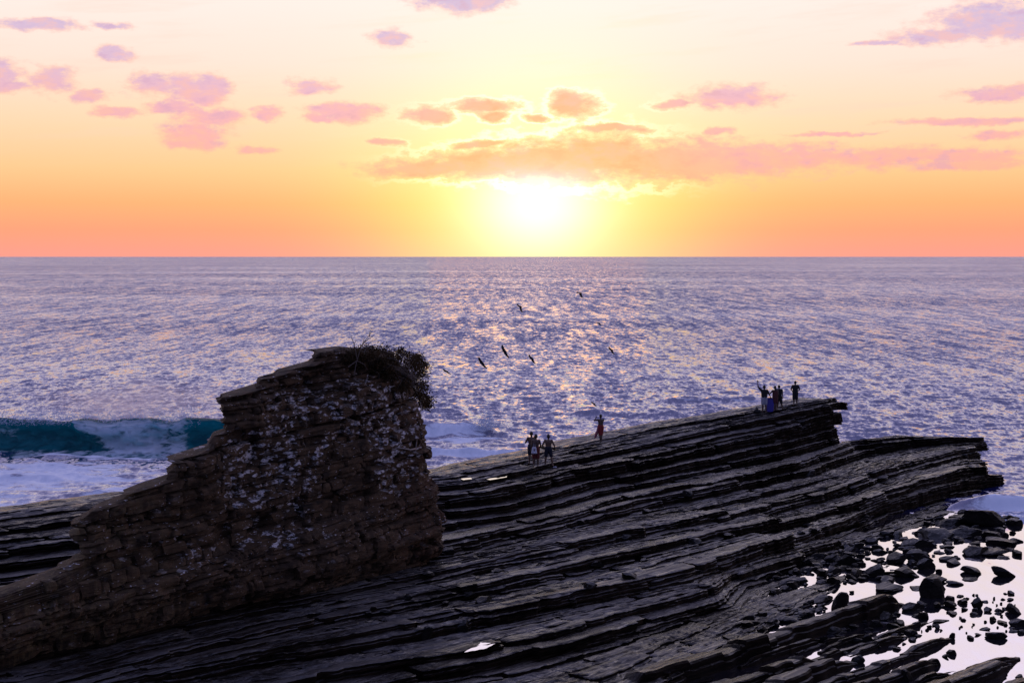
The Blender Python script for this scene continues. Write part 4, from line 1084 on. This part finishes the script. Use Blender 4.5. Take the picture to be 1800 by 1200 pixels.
    for c in clothes:
        kind, m = c; bm = bmesh.new()
        if kind in ('shorts', 'long_shorts'):
            e = .82 if kind == 'shorts' else 1.05
            capsule(bm, J['pelvis'] + Vector((-.07, 0, .06)), .112 * B, J['pelvis'] + Vector((.07, 0, .06)), .112 * B)
            for sd in ('l_', 'r_'):
                capsule(bm, J[sd + 'hip'], .118 * B, J[sd + 'hip'].lerp(J[sd + 'knee'], e), .094 * B)
            remesh('shorts', bm, m, root, .02, 3)
        if kind == 'dress':
            capsule(bm, J['chest'] + Vector((-.08, 0, .03)), .112 * B, J['chest'] + Vector((.08, 0, .03)), .112 * B)
            for sx in (-.06, .06):
                capsule(bm, J['chest'] + Vector((sx, 0, 0)), .12 * B, J['pelvis'] + Vector((sx * 1.2, 0, 0)), .125 * B)
                capsule(bm, J['pelvis'] + Vector((sx * 1.2, 0, 0)), .125 * B, J['pelvis'] + Vector((sx * 1.4, .0, -.36)), .115 * B)
            remesh('dress', bm, m, root, .02, 3)
        if kind == 'shirt':
            capsule(bm, J['chest'] + Vector((-.11, 0, .05)), .108 * B, J['chest'] + Vector((.11, 0, .05)), .108 * B)
            for sx in (-.065, .065): capsule(bm, J['chest'] + Vector((sx * 1.2, 0, 0)), .118 * B, J['pelvis'] + Vector((sx, 0, .05)), .118 * B)
            for sd in ('l_', 'r_'): capsule(bm, J[sd + 'sho'], .078 * B, J[sd + 'sho'].lerp(J[sd + 'elb'], .6), .062 * B)
            remesh('shirt', bm, m, root, .02, 3)
    return root
gA, gB = 'people on the near part of the ridge', 'people near the tip of the ridge'
# three young men looking out to sea, one farther on, four near the tip
pA = person(934, 815, 1.80, .15, 'bare backed person in dark shorts with both arms raised in front, beside pale bag', gA, M_skin, dict(l_elb=(-.32, .02, 1.17), l_wri=(-.26, .24, 1.26), r_elb=(.28, .08, 1.18), r_wri=(.16, .28, 1.25)), [('shorts', C_navy)])
pB = person(942, 819, 1.76, .0, 'person in long red shorts standing shoulder to shoulder with another', gA, M_skin2, dict(r_elb=(.27, .02, 1.14), r_wri=(.20, .2, .98)), [('long_shorts', C_red)])
pC = person(964, 818, 1.74, -.1, 'bare backed person in wide dark shorts standing legs apart, elbows out', gA, M_skin, dict(l_elb=(-.34, -.04, 1.16), l_wri=(-.30, .18, 1.02), r_elb=(.34, -.04, 1.16), r_wri=(.33, .16, 1.0), l_knee=(-.15, .02, .5), r_knee=(.17, .02, .5), l_ankle=(-.18, -.01, .085), r_ankle=(.23, -.01, .085), l_toe=(-.2, .14, .03), r_toe=(.27, .13, .03)), [('shorts', C_navy)])
pD = person(1056, 776, 1.66, .35, 'lone person in red shorts with elbow raised and hand at face', gA, M_skin2, dict(l_elb=(-.42, .08, 1.38), l_wri=(-.24, .22, 1.54), r_elb=(.16, .16, 1.2), r_wri=(.02, .26, 1.34), l_knee=(-.05, .02, .5), l_ankle=(-.03, 0, .085), l_toe=(-.05, .15, .03), r_knee=(.06, .02, .5), r_ankle=(.04, -.02, .085), r_toe=(.06, .13, .03)), [('long_shorts', C_crim)])
pE = person(1343.5, 725, 1.80, .1, 'person in pale shorts waving one arm high above the head', gB, M_skin2, dict(l_sho=(-.20, 0, 1.46), l_elb=(-.40, .02, 1.66), l_wri=(-.42, .04, 1.94), r_elb=(.34, .04, 1.18), r_wri=(.44, .10, .99)), [('shirt', C_black), ('shorts', C_white)])
pF = person(1362.5, 721, 1.62, .2, 'person in reddish brown dress with one arm held out', gB, M_skin2, dict(l_elb=(-.36, .06, 1.22), l_wri=(-.46, .22, 1.18), l_knee=(-.07, 0, .5), r_knee=(.06, 0, .5), l_ankle=(-.03, 0, .085), r_ankle=(.05, 0, .085)), [('dress', C_maroon)], True)
pG = person(1369.5, 719, 1.60, -.1, 'person in dark clothes close behind another in a dress, feet apart', gB, M_skin2, dict(r_knee=(.16, .02, .5), r_ankle=(.24, -.01, .085), r_toe=(.28, .13, .03)), [('shirt', C_black), ('long_shorts', C_black)])
pH = person(1398, 712, 1.62, .0, 'person in black standing apart with hands at the waist nearest the tip', gB, M_skin2, dict(l_elb=(-.33, -.05, 1.17), l_wri=(-.20, .10, 1.03), r_elb=(.33, -.05, 1.17), r_wri=(.20, .10, 1.03)), [('shirt', C_black), ('long_shorts', C_black)])
# what they hold or have set down
def board():
    bm = bmesh.new(); L = []
    n = 40
    for i in range(n):
        a = 2 * math.pi * i / n; x = math.copysign(abs(math.cos(a)) ** .45, math.cos(a)) * .27; z = math.copysign(abs(math.sin(a)) ** .5, math.sin(a)) * .52
        if z > 0: x *= 1 - .22 * (z / .52) ** 2
        L.append((x, z))
    rr = []
    for (y, k) in ((-.03, .94), (-.018, 1.0), (.018, 1.0), (.03, .94)): rr.append([bm.verts.new((x * k, y, z * k + .53)) for x, z in L])
    for i in range(3):
        for k in range(n): bm.faces.new((rr[i][k], rr[i][(k + 1) % n], rr[i + 1][(k + 1) % n], rr[i + 1][k]))
    bm.faces.new(rr[0][::-1]); bm.faces.new(rr[-1])
    m = plain('deep_blue_foam', (.018, .010, .22), .55, .2, 4)
    o = bm_obj('bodyboard', bm, m); h = hit(1353, 723); o.location = h + Vector((0, -.05, -.03)); o.rotation_euler = (-.08, .03, .15)
    o.scale = (1.0, 1, .92)
    tag(o, 'deep blue bodyboard stood on end beside the waving person', 'bodyboard')
board()
def soft(name, loc, parts, mat, label, cat, vox=.02):
    bm = bmesh.new()
    for a, ra, b_, rb_ in parts: capsule(bm, a, ra, b_, rb_)
    o = remesh(name, bm, mat, None, vox, 4); o.location = loc; tag(o, label, cat); return o
M_bag = plain('white_canvas', (.55, .54, .62), .9, .2, 8)
soft('tote_bag', pB.location + Vector((-.10, -.17, .78)), [((-.10, 0, .0), .075, (.10, 0, .0), .075), ((-.09, 0, .0), .07, (-.07, 0, .26), .055), ((.09, 0, 0), .07, (.07, 0, .26), .055), ((-.06, 0, .26), .05, (.06, 0, .26), .05), ((-.06, .03, .28), .018, (-.03, .06, .52), .015), ((.06, .03, .28), .018, (.03, .06, .52), .015)], M_bag, 'white canvas bag slung behind the person in red shorts', 'bag')
M_tow = plain('flare_tinted_towel', (.22, .05, .08), .95, .3, 10)  # pinkish cloth; the red tint of the lens flare is mixed into its colour
soft('towel', pD.location + Vector((-.16, -.02, .16)), [((-.16, 0, .12), .05, (-.04, 0, .48), .085), ((-.04, 0, .48), .085, (.03, 0, .86), .06), ((-.22, 0, .06), .035, (-.12, .03, .40), .06)], M_tow, 'pinkish towel with lens flare red put into its colour, hanging from the hip of the lone person', 'towel')
hb = hit(1331, 725)
soft('backpack', hb + Vector((0, 0, -.02)), [((-.12, 0, .12), .11, (.12, 0, .10), .11), ((-.10, 0, .2), .07, (.02, 0, .24), .07), ((-.02, 0, .28), .03, (-.05, 0, .42), .025), ((.13, 0, .16), .05, (.22, 0, .04), .035), ((-.14, 0, .1), .05, (-.2, 0, .02), .035)], C_black, 'small dark backpack set down on the rock beside the waving person', 'backpack')
hs = hit(975, 822)
soft('sandal', hs + Vector((0, 0, .01)), [((-.08, 0, .03), .04, (.08, .03, .03), .045), ((.0, -.03, .06), .018, (.03, .05, .07), .018)], M_bag, 'single white sandal lying behind the person with legs apart', 'sandal', .014)

# ------------------------------------------------------------------ birds
M_bird = plain('dark_feathers', (.012, .009, .010), .7)
def bird(px, py, Y, span, bank, heading, flap, pitch, label):
    X = (px - 900) * Y / F; Z = H - (py - 451) * Y / F
    bm = bmesh.new()
    capsule(bm, (0, -.22, 0), .035, (0, -.05, 0), .085); capsule(bm, (0, -.05, 0), .085, (0, .16, .01), .062); capsule(bm, (0, .16, .01), .05, (0, .30, .05), .035)
    capsule(bm, (0, .30, .05), .042, (0, .36, .05), .036); capsule(bm, (0, .38, .04), .022, (0, .62, -.01), .012)       # neck, head, long bill
    capsule(bm, (-.03, -.22, 0), .022, (-.05, -.38, 0), .016); capsule(bm, (.03, -.22, 0), .022, (.05, -.38, 0), .016); capsule(bm, (0, -.2, 0), .03, (0, -.39, 0), .018)
    for sg in (-1, 1):
        pts = [(0.04, .06, .03, .15), (.30, .10, .03 + .20 * flap, .15), (.60, .07, .03 + .42 * flap, .125), (.85, -.02, .03 + .48 * flap, .09), (1.05, -.16, .03 + .44 * flap, .04)]
        for (a, b_) in zip(pts[:-1], pts[1:]):
            for q in (0, .5, 1.0):                        # chordwise rows make a thin, tapering wing
                pa = Vector((sg * a[0], a[1] - a[3] * 2 * q, a[2] - .01 * q)); pb = Vector((sg * b_[0], b_[1] - b_[3] * 2 * q, b_[2] - .01 * q))
                capsule(bm, pa, .030 + a[3] * .24, pb, .022 + b_[3] * .22, 8, 2)
    for v in bm.verts: v.co.z = v.co.z  # keep
    o = remesh('bird', bm, M_bird, None, .026, 2)
    o.scale = (span * 1.02 / 2.1,) * 3; o.location = (X, Y, Z); o.rotation_euler = (pitch, bank * .8, heading)
    tag(o, label, 'bird', 'birds over the sea'); return o
W = R(62)
bird(886, 618, 135, 1.75, R(58), W * .95, .05, .05, 'dark bird banked steeply with both wings straight, uppermost of the close trio')
bird(846, 638, 132, 1.75, R(50), W * .95, .05, .05, 'dark bird banked with straight wings and bill pointing away from the sun')
bird(934, 630, 136, 1.4, R(50), W * .9, -.25, .0, 'dark bird with drooped wings below the sun column')
bird(1019, 515, 160, 1.5, R(35), W * .9, -.75, .0, 'dark bird with wings beating down, highest of all over the sea')
bird(914, 539, 155, 1.4, R(55), W * .9, -.7, .0, 'dark bird with one wing folded down just below the red glow')
bird(1052, 568, 150, 1.1, R(25), W * .9, -.35, .0, 'small dark bird gliding flat with wings drooped')
bird(1074, 615, 138, 1.3, R(45), W * .9, -.3, .0, 'dark bird flying apart, seaward of the lone person')
bird(784, 653, 128, 1.3, R(32), W * .9, .0, .0, 'faint slim bird skimming close to the leafy stack top')
bird(1043, 709, 122, .95, R(38), W * .9, -.25, .0, 'small low bird skimming the water above the lone person')
